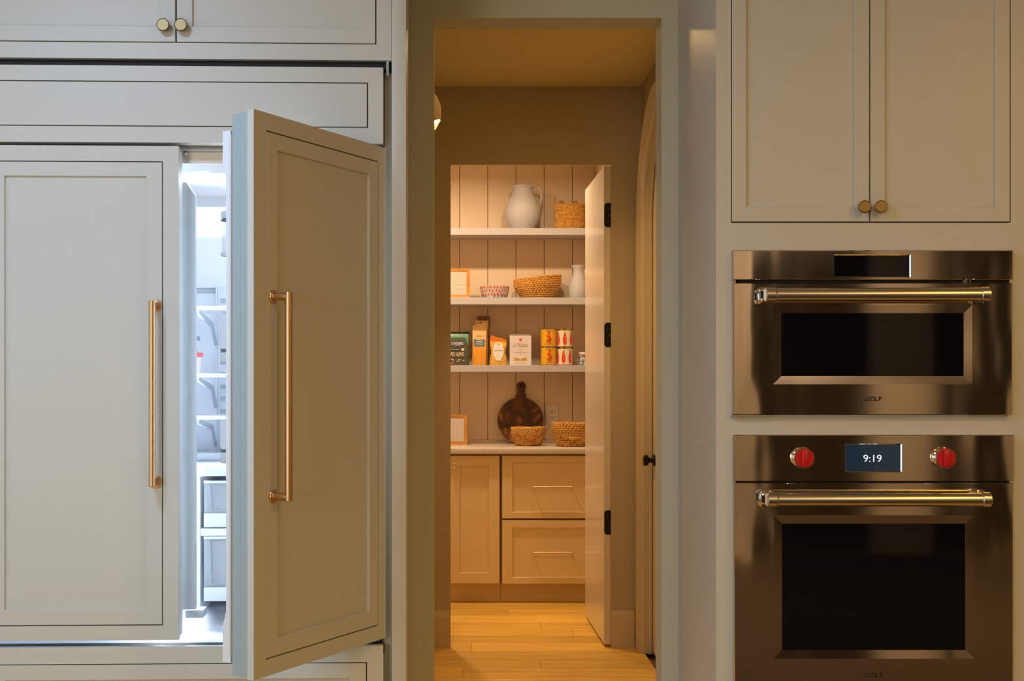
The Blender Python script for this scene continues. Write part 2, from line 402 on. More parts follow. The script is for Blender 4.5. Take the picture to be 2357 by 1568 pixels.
# kitchen shell behind the viewer (seen only as reflections in the ovens)
m = MB(); m.box(-3.0, -2.9, -2.6, 0.9, 0, ZC); m.box(-3.0, -2.9, 2.7, YK, 0, ZC); m.box(-3.0, -2.9, 0.9, 2.7, 0, 0.65); m.box(-3.0, -2.9, 0.9, 2.7, 2.15, ZC); struct('wall_left', m, WALL)
m = MB(); m.box(4.7, 4.8, -3.1, YK, 0, ZC); struct('wall_right', m, WALL)
m = MB()
m.box(-3.3, -3.1, -3.2, -3.05, 0, ZC); m.box(-1.6, -1.0, -3.2, -3.05, 0, ZC); m.box(-3.1, -1.6, -3.2, -3.05, 0, 0.5); m.box(-3.1, -1.6, -3.2, -3.05, 2.3, ZC)
m.box(-1.0, 2.42, -3.2, -3.05, 0, ZC); m.box(3.16, 3.62, -3.2, -3.05, 0, ZC); m.box(4.17, 4.8, -3.2, -3.05, 0, ZC)
m.box(2.42, 3.16, -3.2, -3.05, 2.5, ZC); m.box(3.62, 4.17, -3.2, -3.05, 2.5, ZC)
struct('wall_behind', m, mat('far_wall_paint', (0.74, 0.62, 0.52), 0.7))
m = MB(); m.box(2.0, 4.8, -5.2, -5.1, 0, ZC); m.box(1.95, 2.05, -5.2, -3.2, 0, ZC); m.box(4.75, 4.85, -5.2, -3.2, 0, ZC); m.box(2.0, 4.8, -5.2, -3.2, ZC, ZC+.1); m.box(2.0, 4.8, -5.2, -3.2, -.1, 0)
struct('wall_next_room', m, mat('next_room_paint', (0.10, 0.07, 0.04), 0.8))  # dark colour stands in for an unlit room in the oven reflections
m = MB()
for (a, b_) in ((.9, .96), (1.77, 1.83), (2.64, 2.7)): m.box(-2.98, -2.92, a, b_, 0.65, 2.15)
m.box(-2.98, -2.92, 0.9, 2.7, 0.65, 0.70); m.box(-2.98, -2.92, 0.9, 2.7, 2.10, 2.15); m.box(-2.97, -2.93, 0.9, 2.7, 1.4, 1.43)
wn = struct('window_1', m, TRIM)  # unseen window, added to go with the side fill
m = MB(); m.box(-3.02, -3.00, 0.9, 2.7, 0.65, 2.15)
obj('window_pane', m, mat('daylight_pane', (0.5, 0.5, 0.5), 0.4, emis=((0.85, 0.92, 1.0), 0.9)), wn)  # glowing sheet added behind the frame

for i_, xj in enumerate((2.15, 2.28)):  # added dark strips, unseen, that draw dark lines in the oven reflections
    m = MB(); m.box(xj-.010, xj+.008, -3.05, -3.045, 0.05, 2.5); struct('trim_%d' % (4+i_), m, BLACK)
m = MB()
for (a, b_) in ((-3.1, -3.04), (-2.38, -2.32), (-1.66, -1.6)): m.box(a, b_, -3.18, -3.12, 0.5, 2.3)
m.box(-3.1, -1.6, -3.18, -3.12, 0.5, 0.55); m.box(-3.1, -1.6, -3.18, -3.12, 2.25, 2.3)
wn = struct('window_2', m, TRIM)  # unseen window, added to go with the back fill
m = MB(); m.box(-3.1, -1.6, -3.22, -3.20, 0.5, 2.3); obj('window_pane', m, MATS['daylight_pane'], wn)
# added dark sheet, otherwise unseen, that darkens the floor mirrored in the steel
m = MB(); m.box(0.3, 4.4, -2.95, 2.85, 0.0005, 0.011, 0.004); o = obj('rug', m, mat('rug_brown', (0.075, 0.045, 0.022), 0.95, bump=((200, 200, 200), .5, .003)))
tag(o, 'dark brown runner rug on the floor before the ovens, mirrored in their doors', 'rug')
# baseboards of the hall
def baseboard(name, x0, x1, ret=None):
    prof = [(0, 0), (0.016, 0), (0.016, 0.150), (0.013, 0.156), (0.013, 0.160), (0.009, 0.172), (0.006, 0.180), (0.006, 0.188), (0, 0.188)]
    mm = MB()
    A = [mm.bm.verts.new((x0, YH-d, z)) for d, z in prof]; B_ = [mm.bm.verts.new((x1, YH-d, z)) for d, z in prof]
    for i in range(len(prof)): mm.bm.faces.new((A[i], A[(i+1) % 9], B_[(i+1) % 9], B_[i]))
    mm.bm.faces.new(A[::-1]); mm.bm.faces.new(B_)
    return struct(name, mm, TRIM)
baseboard('baseboard_left', -1.6, PX0-0.001)
baseboard('baseboard_right', PX1+0.002, HX-0.034)

# arched door casing: profile swept up, over and down
prof = [(0.600, 0.0), (0.600, 0.033), (0.585, 0.034), (0.575, 0.028), (0.570, 0.024), (0.530, 0.022), (0.525, 0.018), (0.505, 0.016), (0.500, 0.010), (0.500, 0.0)]
path = [(0, None, 0.0), (0, None, AZS)] + [(PI*i/32, 1, 0) for i in range(1, 32)] + [(PI, None, AZS), (PI, None, 0.0)]
m = MB(); rows = []
for a, arc, z in path:
    rows.append([m.bm.verts.new((HX-x, AYC+r*math.cos(a), (AZS+r*math.sin(a)) if arc else z)) for r, x in prof])
for k in range(len(rows)-1):
    for i in range(len(prof)): m.bm.faces.new((rows[k][i], rows[k][(i+1) % 10], rows[k+1][(i+1) % 10], rows[k+1][i]))
m.bm.faces.new(rows[0]); m.bm.faces.new(rows[-1][::-1])
obj('trim_1', m, TRIM, None, angle=50, kind='structure')
# jamb lining and stop of the arched door
m = MB()
for r0, r1, x0, x1 in ((0.4995, 0.490, HX+0.001, HX+0.10), (0.490, 0.478, HX+0.012, HX+0.030)):
    rows = []
    for a, arc, z in path:
        rows.append([m.bm.verts.new((x, AYC+r*math.cos(a), (AZS+r*math.sin(a)) if arc else z)) for r, x in ((r0, x0), (r1, x0), (r1, x1), (r0, x1))])
    for k in range(len(rows)-1):
        for i in range(4): m.bm.faces.new((rows[k][i], rows[k][(i+1) % 4], rows[k+1][(i+1) % 4], rows[k+1][i]))
    m.bm.faces.new(rows[0]); m.bm.faces.new(rows[-1][::-1])
obj('trim_2', m, TRIM, None, kind='structure')
m = MB(); R = 0.487
poly = [(AYC+R, 0.012)] + [(AYC+R*math.cos(PI*i/32), AZS+R*math.sin(PI*i/32)) for i in range(33)] + [(AYC-R, 0.012)]
m.prism(poly, HX+0.034, HX+0.074, 'YZ')
dr = obj('door_2', m, TRIM, None, smooth=False, kind='structure')
ky, kz = 6.215, 0.945
m = MB()
def xlathe(mb, prof, x, y, z, n=28):     # turned about the x axis, heights grow towards -x
    rows = [[mb.bm.verts.new((x-h, y+r*math.cos(2*PI*i/n), z+r*math.sin(2*PI*i/n))) for i in range(n)] for r, h in prof]
    for k in range(len(rows)-1):
        for i in range(n): mb.bm.faces.new((rows[k][i], rows[k][(i+1) % n], rows[k+1][(i+1) % n], rows[k+1][i]))
    mb.bm.faces.new(rows[0][::-1]); mb.bm.faces.new(rows[-1])
xlathe(m, [(0.028, 0), (0.028, 0.008), (0.012, 0.010), (0.011, 0.026), (0.024, 0.034), (0.027, 0.040), (0.027, 0.050), (0.024, 0.054)], HX+0.034, ky, kz)
obj('door_knob', m, BLACKM, dr)

# the pantry door, open against the right
hp = Vector((PX1-0.0005, YH+0.004, 0)); ang = math.radians(1.2)
XF[0] = Matrix.Translation(hp) @ Matrix.Rotation(ang, 4, 'Z')
dth = 0.0345; dz0 = 0.016; dz1 = PZ-0.004
m = MB(); m.box(-dth, 0, 0, 0.815, dz0, dz1, 0.001, 1)
pd = obj('door_1', m, DOORP, None, kind='structure')
for py in (495, 771, 1203):
    z = wz(py, YH); hh = 28/F*YH; r = 0.016
    pts = []
    for i in range(9): a = PI/2+PI/2*i/8; pts.append((-0.017+r*math.cos(a), z+hh-r+r*math.sin(a)))
    for i in range(9): a = PI+PI/2*i/8; pts.append((-0.017+r*math.cos(a), z-hh+r+r*math.sin(a)))
    pts += [(-0.0012, z-hh), (-0.0012, z+hh)]
    m = MB(); m.prism(pts, -0.002, 0.003, 'XZ'); hg = obj('hinge', m, BLACKM, pd, smooth=False)
    m = MB(); m.box(-0.010, -0.0012, -0.0032, -0.001, z-0.008, z+0.006); m.cyl((-0.014, -0.0032, z+0.03), (-0.014, -0.001, z+0.03), 0.004, n=10); m.cyl((-0.014, -0.0032, z-0.03), (-0.014, -0.001, z-0.03), 0.004, n=10)
    obj('hinge_link', m, mat('dark_steel', (0.10, 0.09, 0.09), 0.3, 1.0), hg, smooth=False)
XF[0] = Matrix.Identity(4)

# ------------------------------------------------------------------ left block: refrigerator and cabinets, turned slightly
PHI = math.radians(1.8)
LO = Vector((wx(935, 3.5), 3.5, 0))
LM = Matrix.Translation(LO) @ Matrix.Rotation(PHI, 4, 'Z')
def lb(px, py, y=0.0):
    """pixel -> block coordinates (x, z) on the plane at block depth y"""
    a = (px-VX)/F; n = Vector((math.sin(PHI), -math.cos(PHI)))
    Yw = (-y + LO.x*n.x+LO.y*n.y) / (a*n.x+n.y)
    P_ = Vector((a*Yw, Yw)) - Vector((LO.x, LO.y))
    return P_.x*math.cos(PHI)+P_.y*math.sin(PHI), CH-(py-VY)/F*Yw
XF[0] = LM
def X_(px, y=0.0): return lb(px, 500, y)[0]
def Z_(px, py, y=0.0): return lb(px, py, y)[1]

def knob_y(mb, x, y, z, r=0.0165, L=0.030):
    mb.lathe([(r*0.62, 0), (r*0.62, 0.003), (r*0.45, 0.004), (r*0.42, L*0.5), (r*0.85, L*0.66), (r, L*0.72), (r, L*0.90), (r*0.93, L*0.92), (r*0.90, L*0.96), (r*0.86, L*0.94)], (x, y, z), 32, 'Y')
def shift_in(x0, x1, y0, y1, z0, z1): return (x0, x1, y0, y1, z0, z1)

# side panel between refrigerator and opening
m = MB(); m.box(X_(901.5), 0, 0, 0.622, 0, ZC-0.003, 0.0015)
sp_ = obj('side_panel', m, PAINT); tag(sp_, 'tall painted end panel standing between the refrigerator and the hall opening', 'panel')

# upper cabinet above the refrigerator
cx0, cx1 = X_(-90), X_(901)
t = thing('upper_cabinet', 'painted cabinet with two brass-knobbed doors above the refrigerator', 'cabinet', ((cx0+cx1)/2, 0.3, 1.95+0.3))
zfb = Z_(880, 139); zdb = Z_(866, 102.5); ztop = 2.70
gl, gr, gc = X_(-62), X_(866.5), X_(405)
m = MB()
m.box(gr, cx1, 0, 0.02, zfb, ZC-.003); m.box(cx0, gl, 0, 0.02, zfb, ZC-.003)
m.box(gl, gr, 0, 0.02, zfb, zdb); m.box(gl, gr, 0, 0.02, ztop, ZC-.003)
obj('face_frame', m, PAINT, t)
m = MB(); m.box(cx0, cx1, 0.0205, 0.60, zfb+.001, zdb); m.box(cx0, cx1, 0.024, 0.60, zdb, ZC-.004)
obj('body', m, BLACK, t)
for (a, b_, kx) in ((gl+.003, gc-.002, 376), (gc+.002, gr-.003, 417)):
    m = MB(); m.shaker(a, b_, zdb+.003, ztop-.003, 0, 0.019, 0.042, 0.008)
    d = obj('door', m, PAINT, t)
    m = MB(); knob_y(m, X_(kx, -0.02), -0.0005, Z_(kx, 55, -0.02)-0.004, 0.0172); obj('knob', m, BRASSK, d)

# refrigerator
fx0, fx1 = X_(-70), X_(901)
t = thing('refrigerator', 'built-in panelled refrigerator with its right door open', 'refrigerator', ((X_(-64)+fx1)/2, 0.3, 0))
yf = -0.012
zt, zb_ = 1.953, 0.629
# carcass frame: rails round the cavity
ct = 1.925; cb = 0.60
m = MB()
m.box(X_(-64), X_(888)-.003, 0.062, 0.62, ct+.03, 2.165); m.box(X_(-64), X_(888)-.003, 0.062, 0.62, 0.10, cb-0.02)
m.box(X_(-64)-.02, X_(-64)+.02, 0.062, 0.62, cb-.02, ct+.03)
obj('carcass', m, mat('fridge_frame', (0.42, 0.43, 0.40), 0.4, 0.4), t)
m = MB(); m.box(X_(884), X_(901)-.0005, 0.035, 0.62, 0.10, 2.165); m.box(X_(880), X_(884), 0.03, .10, .10, .58)
obj('side_trim', m, mat('side_trim_paint', (0.50, 0.52, 0.46), 0.4), t)
m = MB(); m.box(X_(-64), X_(901)-.001, 0.018, 0.6, 2.166, zfb-0.0005)
obj('vent_gap', m, BLACK, t)
m = MB(); xx = X_(888); m.box(xx+.001, xx+.008, 0.004, 0.017, 2.150, zfb-.0003)
obj('vent_bracket', m, EDGE, t)
# top panel with a scribed slab
xa, xb = X_(-64, yf), X_(882, yf); za, zb2 = Z_(882, 331, yf), Z_(882, 155.5, yf)
m = MB(); m.box(xa, xb, yf+.004, 0.05, za, zb2, 0.001, 1)
m2 = MB(); px0, px1, pz0, pz1 = X_(-28, yf), X_(847, yf), Z_(847, 294.5, yf), Z_(847, 190, yf)
def scribed(x0, x1, z0, z1, i0, i1, j0, j1, y, depth, g=0.0024):
    """outer border with a slab inside it, separated by a thin dark joint"""
    mb = MB()
    mb.box(x0, i0, y, depth, z0, z1); mb.box(i1, x1, y, depth, z0, z1)
    mb.box(i0, i1, y, depth, z0, j0); mb.box(i0, i1, y, depth, j1, z1)
    return mb
m = scribed(xa, xb, za, zb2, px0, px1, pz0, pz1, yf, 0.03); tp = obj('top_panel', m, PAINT, t)
g = 0.0028
m = MB(); m.box(px0+g, px1-g, yf, 0.02, pz0+g, pz1-g, 0.0008, 1); obj('panel_slab', m, PAINT, tp)
m = MB(); m.box(xa+.01, xb-.01, 0.021, 0.058, za+.005, zb2-.005); obj('panel_backing', m, BLACK, tp)

def handle(mb, x, yb, z0, z1, h=0.046, r=0.0092, sgn=-1):
    """square-cornered tubular pull with round rosettes; stands off towards -y"""
    mb.tube([(x, yb-0.004, z1-r), (x, yb-h+r*0.2, z1-r)], r*1.02, 20)
    mb.tube([(x, yb-0.004, z0+r), (x, yb-h+r*0.2, z0+r)], r*1.02, 20)
    mb.tube([(x, yb-h, z0+.002), (x, yb-h, z1-.002)], r, 24)
    mb.tube([(x, yb-h, z0), (x, yb-h, z0+.002)], [r*.9, r], 24); mb.tube([(x, yb-h, z1-.002), (x, yb-h, z1)], [r, r*.9], 24)
    for z in (z0+r, z1-r):
        mb.lathe([(0.0165, 0), (0.0165, 0.004), (0.0155, 0.0055), (0.0120, 0.006), (0.0115, 0.009), (0.0098, 0.0095)], (x, yb, z), 28, 'Y')

j0, j1, k0, k1 = 0.668, 1.912, 0.712, 1.871
# closed left door
xa, xb = X_(-64, yf), X_(411, yf)
i0, i1 = X_(-28, yf), X_(375, yf)
m = scribed(xa, xb, zb_, zt, i0, i1, j0, j1, yf, yf+.020); d = obj('door', m, PAINT, t, label='closed left door')
m = MB(); m.shaker(i0+g, i1-g, j0+g, j1-g, yf, 0.016, (X_(375, yf)-X_(337, yf))-g, 0.007, bot=k0-j0-g, top=j1-k1-g); obj('door_panel', m, PAINT, d)
m = MB(); m.box(i0-.01, i1+.01, yf+.0165, yf+.0205, j0-.01, j1+.01); m.box(xa+.006, xb-.006, yf+.0205, 0.052, zb_+.004, zt-.004); obj('door_core', m, EDGE, d)
m = MB(); m.box(xb-.05, xb-.0005, yf+.0207, 0.050, zb_+.006, zt-.006, 0.002); obj('edge_strip', m, mat('door_edge_white', (0.72, 0.74, 0.76), 0.4), d)
hx = X_(359, yf); m = MB(); handle(m, hx, yf, Z_(350, 1121, yf-.05), Z_(350, 693, yf-.05), 0.050); obj('handle', m, BRASS, d, label='brass bar handle of the closed door')
# flipping mullion flap on the closed door
mx0, mx1 = X_(405, 0.08), X_(451, 0.08)
ztl = Z_(430, 421, 0.08); ztr = Z_(451, 452, 0.08); zbm = Z_(451, 1402, 0.08)
m = MB(); m.prism([(mx0, zbm), (mx1, zbm), (mx1, ztr), (X_(430, .08), ztl), (mx0, ztl+.002)], 0.072, 0.092, 'XZ'); obj('mullion_flap', m, mat('flap_plastic', (0.58, 0.66, 0.72), 0.4), d, smooth=False)
# cavity liner
lx0, lx1 = X_(-64)+.02, X_(888)-.004
yb0, yb1 = 0.066, 0.60
mlin = MB(); lt = 1.905; lbz = 0.655
mlin.box(lx0, lx1, yb1, yb1+.01, cb-.02, ct+.03)                      # back
mlin.box(lx0, lx1, 0.14, yb1, lt, ct+.029); mlin.box(lx0, lx1, yb0+.002, 0.14, 1.945, ct+.0295)   # ceiling with step
mlin.box(lx0, lx0+.01, yb0, yb1, cb-.02, lt); mlin.box(lx1-.012, lx1, yb0, yb1, cb-.02, lt)
mlin.prism([(yb0, 0.60), (0.30, 0.632), (0.36, 0.655), (yb1, 0.655), (yb1, 0.585), (yb0, 0.585)], lx0, lx1, 'YZ')
ln = obj('liner', mlin, WHITEP, t, smooth=False)
m = MB(); m.box(lx0, lx1, 0.061, 0.066, 1.918, 1.950, 0.001, 1); m.box(lx0, lx1, 0.060, 0.067, 1.953, 1.957); obj('front_rail', m, mat('rail_steel', (0.62, 0.60, 0.55), 0.3, 0.5), t)
m = MB(); m.sphere((X_(427, .055), 0.058, Z_(427, 352, .055)), 0.005, u=12, v=8); obj('screw', m, CHROME, t)
m = MB(); m.box(lx0+.02, lx1-.02, 0.50, yb1-.001, 1.775, 1.86, 0.008); obj('lamp_cover', m, mat('lamp_diffuser', (0.88, 0.86, 0.86), 0.5, emis=((0.93, 0.95, 1.0), 0.55)), ln)
m = MB(); m.box(lx0+.01, lx1-.02, 0.575, yb1-.0005, 1.615, 1.775, 0.004); m.box(lx0+.01, lx1-.02, 0.590, yb1-.0005, 0.9, 1.60, 0.003); obj('back_panel', m, mat('liner_panel', (0.84, 0.86, 0.92), 0.3), ln)
# shelf support ladder on the back wall
rx = X_(510, 0.58)
m = MB(); m.box(rx-.012, rx+.03, 0.572, 0.589, 0.98, 1.62, 0.002); m.box(rx-.017, rx-.012, 0.572, 0.589, 0.98, 1.62)
ra = obj('shelf_rail', m, WHITEP, t)
for k in range(18):
    z = 1.575-k*0.0385
    if z < 1.0: break
    m = MB(); m.box(rx-.002, rx+.014, 0.5705, 0.573, z-.007, z+.007); obj('slot', m, GREYP, ra)
# cantilever shelves
for (py, h) in ((705, 0.011), (860, 0.011), (957, 0.011)):
    z = Z_(480, py, 0.24)
    m = MB(); m.box(lx0+.03, lx1-.03, 0.235, 0.56, z-.008, z-.004); sh = obj('shelf', m, CLEAR, t, smooth=False)
    m = MB(); m.box(lx0+.03, lx1-.03, 0.225, 0.24, z-h, z, 0.004); obj('shelf_lip', m, WHITEP, sh)
    bx = X_(455, 0.25)
    for bxx in (bx, bx+0.35):
        m = MB(); m.prism([(0.24, z-h-.001), (0.27, z-h-.001), (0.50, z-h-.026), (0.565, z-h-.090), (0.545, z-h-.094), (0.485, z-h-.042), (0.24, z-h-.012)], bxx, bxx+.006, 'YZ'); obj('bracket', m, GREYP, sh, smooth=False)
# glass shelf with vent grille above the crispers
z = Z_(480, 1078, 0.2)
m = MB(); m.box(lx0+.015, lx1-.02, 0.19, 0.57, z-.006, z+.006, 0.002); m.box(lx0+.015, lx1-.02, 0.185, 0.20, z-.022, z+.006, 0.003); cs = obj('crisper_shelf', m, WHITEP, t)
m = MB(); zz = z+.030
for k in range(12): m.box(X_(440, .5)+k*.009, X_(440, .5)+k*.009+.005, 0.50, 0.56, zz, zz+.004)
m.box(lx0+.02, lx1-.02, 0.46, 0.572, z+.0062, zz-.0005, 0.004); obj('vent_cover', m, mat('vent_plastic', (0.70, 0.74, 0.78), 0.4), t)
# crisper drawers in their frame
m = MB(); fxl = X_(458, 0.21); m.box(fxl-.014, fxl+.006, 0.20, 0.56, lbz+.001, z-.024, 0.003); m.box(fxl+.006, lx1-.03, 0.20, 0.56, Z_(480, 1224, .21)-.012, Z_(480, 1216, .21), 0.003); obj('crisper_frame', m, WHITEP, t)
for (ya, yb_) in ((1106, 1213), (1234, 1383)):
    z1, z0 = Z_(480, ya, 0.21), Z_(480, yb_, 0.21); x0 = X_(470, 0.21); x1 = lx1-.035
    m = MB()
    m.box(x0, x1, 0.204, 0.209, z0+.04, z1, 0.002); m.box(x0, x0+.004, 0.209, 0.53, z0+.005, z1); m.box(x1-.004, x1, 0.209, 0.53, z0+.005, z1); m.box(x0, x1, 0.209, 0.53, z0+.003, z0+.007)
    dw = obj('crisper_drawer', m, CLEAR, t, smooth=False)
    m = MB(); m.box(x0, x1, 0.196, 0.205, z1-.008, z1, 0.002); m.box(x0, x1, 0.199, 0.2045, z0, z0+.04, 0.002); obj('drawer_rim', m, mat('drawer_rim', (0.70, 0.74, 0.80), 0.3), dw)
    xl = x0+.018; m = MB()
    m.tube([(xl, 0.202, z1-.012), (xl+.004, 0.202, z0+.056), (xl+.007, 0.202, z0+.050), (xl+.013, 0.202, z0+.048), (xl+.16, 0.202, z0+.050)], 0.0011, 6); obj('drawer_grip', m, GREYP, dw)
m = MB(); m.box(X_(428, .1), X_(470, .1), 0.085, 0.15, Z_(450, 1421, .1), Z_(450, 1403, .1), 0.003); obj('flap_guide', m, mat('flap_plastic', (0, 0, 0)), t)
# freezer drawer front below
zt2 = Z_(882, 1486, yf); xa, xb = X_(-64, yf), X_(882, yf); jj1 = Z_(845, 1524.5, yf); kk1 = Z_(807, 1562, yf); i0, i1 = X_(-28, yf), X_(845, yf)
m = scribed(xa, xb, 0.11, zt2, i0, i1, 0.15, jj1, yf, yf+.02); fd = obj('freezer_drawer', m, PAINT, t)
m = MB(); m.shaker(i0+g, i1-g, 0.15+g, jj1-g, yf, 0.016, .044, 0.007, bot=.044, top=jj1-kk1-g); obj('drawer_panel', m, PAINT, fd)
m = MB(); m.box(xa+.005, xb-.005, yf+.0205, 0.058, 0.115, zt2-.003); obj('drawer_core', m, BLACK, fd)
m = MB(); m.box(X_(-64), X_(882), 0.05, 0.55, 0, 0.099); obj('toe_kick', m, PAINT, t)
# hinges of the open door
for z in (zt+.006, zb_-.008):
    m = MB(); hxx = X_(872); m.cyl((hxx, 0.022, z-.004), (hxx, 0.022, z+.004), 0.011, n=20); m.box(hxx-.035, hxx+.004, 0.020, 0.07, z-.003, z+.003); obj('hinge', m, mat('dark_steel', (0, 0, 0)), t)

# open right door, in its own frame
HP = Vector((wx(888, 3.5), 3.5, 0)); TH = math.radians(61.3)
XF[0] = Matrix.Translation(HP) @ Matrix.Rotation(TH, 4, 'Z')
Wd = 0.573
m = scribed(-Wd, 0, zb_, zt, -0.527, -0.037, j0, j1, 0, 0.019); od = obj('door', m, PAINT, t, label='open right door')
m = MB(); m.shaker(-0.527+.002, -0.037-.002, j0+g, j1-g, 0, 0.016, 0.0425, 0.007, bot=k0-j0-g, top=j1-k1-g); obj('door_panel', m, PAINT, od)
m = MB(); m.box(-0.54, -0.03, 0.0165, 0.0188, j0-.01, j1+.01); obj('door_joint', m, BLACK, od)
m = MB(); m.box(-Wd+.001, -.002, 0.0192, 0.0400, zb_+.003, zt-.003, 0.001, 1); m.box(-Wd+.003, -.002, 0.0402, 0.066, zb_+.006, zt-.006, 0.001, 1); obj('door_core', m, EDGE, od)
m = MB(); m.box(-Wd+.012, -.015, 0.066, 0.073, zb_+.045, zt-.05, 0.002); m.box(-Wd+.010, -.013, 0.074, 0.080, zb_+.045, zt-.05, 0.002); obj('gasket', m, GASKET, od)
# inner liner with raised ends
m = MB()
pl = [(zb_+.03, 0.0805), (zb_+.03, 0.104), (zb_+.115, 0.104), (zb_+.15, 0.094), (zt-.15, 0.094), (zt-.12, 0.104), (zt-.04, 0.104), (zt-.04, 0.0805)]
A = [m.bm.verts.new((-Wd+.016, y, z)) for z, y in pl]; B_ = [m.bm.verts.new((-Wd+.030, y, z)) for z, y in pl]
m.bm.faces.new(A[::-1]); m.bm.faces.new(B_)
for i in range(8): m.bm.faces.new((A[i], A[(i+1) % 8], B_[(i+1) % 8], B_[i]))
m.box(-Wd+.028, -.02, 0.0805, 0.088, zb_+.06, zt-.06)
obj('door_liner', m, PEACH, od, smooth=False)
# door bins
def dz(py): return CH-(py-VY)/F*3.13
for (ya, yb_, kind) in ((482, 588, 'dairy'), (722, 835, 'bin'), (968, 1068, 'bin')):
    z1, z0 = dz(ya), dz(yb_)
    x0, x1 = -Wd+.088, -.06
    m = MB()
    if kind == 'dairy':
        m.box(x0, x1, 0.088, 0.172, z1-.020, z1, 0.006); m.box(x0, x1, 0.088, 0.172, z0, z0+.012, 0.004)
        b1 = obj('dairy_compartment', m, mat('bin_grey', (0.60, 0.66, 0.70), 0.4), od)
        m = MB(); m.box(x0+.001, x1-.001, 0.089, 0.168, z0+.012, z1-.026, 0.004); obj('cover', m, CLEAR, b1)
        m = MB(); m.box(x0+.002, x1-.002, 0.09, 0.170, z1-.026, z1-.0202); obj('strip', m, DGREY, b1)
    else:
        m = MB(); m.box(x0, x1, 0.166, 0.172, z0+.036, z1, 0.002); m.box(x0, x0+.004, 0.088, 0.168, z0+.034, z1); m.box(x1-.004, x1, 0.088, 0.168, z0+.034, z1)
        b1 = obj('door_bin', m, mat('bin_frosted', (0.80, 0.85, 0.92), 0.4, alpha=0.75), od, smooth=False)
        m = MB(); m.box(x0, x1, 0.088, 0.172, z0, z0+.026, 0.003); obj('bin_base', m, mat('bin_grey', (0, 0, 0)), b1)
        m = MB(); m.box(x0+.003, x1-.003, 0.088, 0.171, z0+.0262, z0+.034); obj('strip', m, DGREY, b1)
m = MB(); handle(m, -0.500, 0.0, 1.0406, 1.5308, 0.046); obj('handle', m, BRASS, od, label='brass bar handle of the open door')
XF[0] = LM

# food containers on the middle fridge shelf
zs = Z_(480, 860, 0.24)
def container(px, pyb, pyt, wpx, lidcol, nm, lab, y=0.33):
    x = X_(px, y); z0 = zs+0.001 if pyb > 840 else Z_(px, pyb, y); z1 = Z_(px, pyt, y); r = wpx/F*3.83/2
    tt = thing('food_container', lab, 'container', (x, y, z0), 'food containers stacked in the refrigerator')
    m = MB(); m.lathe([(r*.80, z0), (r*.86, z0+.004), (r*.97, z1-.014), (r*.98, z1-.012)], (x, y, 0), 32); obj('body', m, mat('food_tub', (0.90, 0.86, 0.78), 0.3, alpha=0.55), tt)
    m = MB(); m.lathe([(r, z1-.0135), (r*1.03, z1-.012), (r*1.03, z1-.002), (r*.99, z1)], (x, y, 0), 32); obj('lid', m, lidcol, tt)
    m = MB(); m.sphere((x, y, z0+.014), r*.7, sz=.45, u=16, v=8); obj('food', m, mat('pasta_food', (0.80, 0.55, 0.25), 0.6), tt)
    return z1
zc = container(440, 859, 812, 52, mat('red_lid', (0.75, 0.15, 0.11), 0.4), 'a', 'clear food tub with a red lid on the middle refrigerator shelf')
_pyt = 774
container(440, 812.0, _pyt, 38, mat('blue_lid', (0.22, 0.30, 0.38), 0.4), 'b', 'small clear food tub with a slate blue lid stacked on the red-lidded one')
XF[0] = Matrix.Identity(4)

# ------------------------------------------------------------------ right block: oven cabinet and ovens
YR = 3.5
def rx_(px, Y=YR): return wx(px, Y)
def rz_(py, Y=YR): return wz(py, Y)
cx0, cx1 = rx_(1648), 1.565
t = thing('oven_cabinet', 'tall painted cabinet with two upper doors housing the steel ovens', 'cabinet', ((cx0+cx1)/2, YR+.3, 0))
gl, gr, gc = rx_(1682.5), rx_(2327), rx_(2002.5); zdb = rz_(513)
ox0, ox1 = rx_(1694), rx_(2324)
m = MB()
m.box(cx0, ox0, YR, YR+.02, 0, zdb); m.box(ox1, cx1, YR, YR+.02, 0, zdb)
m.box(cx0, gl, YR, YR+.02, zdb, ZC-.003); m.box(gr, cx1, YR, YR+.02, zdb, ZC-.003)
m.box(ox0, ox1, YR, YR+.02, rz_(585), zdb); m.box(ox0, ox1, YR, YR+.02, rz_(1010), rz_(950)); m.box(ox0, ox1, YR, YR+.02, 0.10, rz_(1615))
m.box(gl, gr, YR, YR+.02, 2.70, ZC-.003)
obj('face_frame', m, PAINT, t)
for a, b_ in ((cx0+.001, cx0+.020), (cx1-.02, cx1-.001)):
    m = MB(); m.box(a, b_, YR+.0205, YK-.001, 0, ZC-.004); obj('side_panel', m, PAINT, t)
m = MB(); m.box(cx0+.021, cx1-.021, YR+.024, YK-.004, zdb+.0, 2.74); obj('body', m, BLACK, t)
for (a, b_, kx) in ((gl+.003, gc-.0018, 1990.5), (gc+.0018, gr-.003, 2028)):
    m = MB(); m.shaker(a, b_, zdb+.0035, 2.70-.003, YR, .019, rx_(2038)-rx_(2004.5), .008, bot=rz_(476)-zdb-.0035); d = obj('door', m, PAINT, t)
    m = MB(); knob_y(m, wx(kx, YR-.027), YR-.0005, wz(474, YR-.027)-.002, 0.0168, 0.031); obj('knob', m, BRASSK, d)

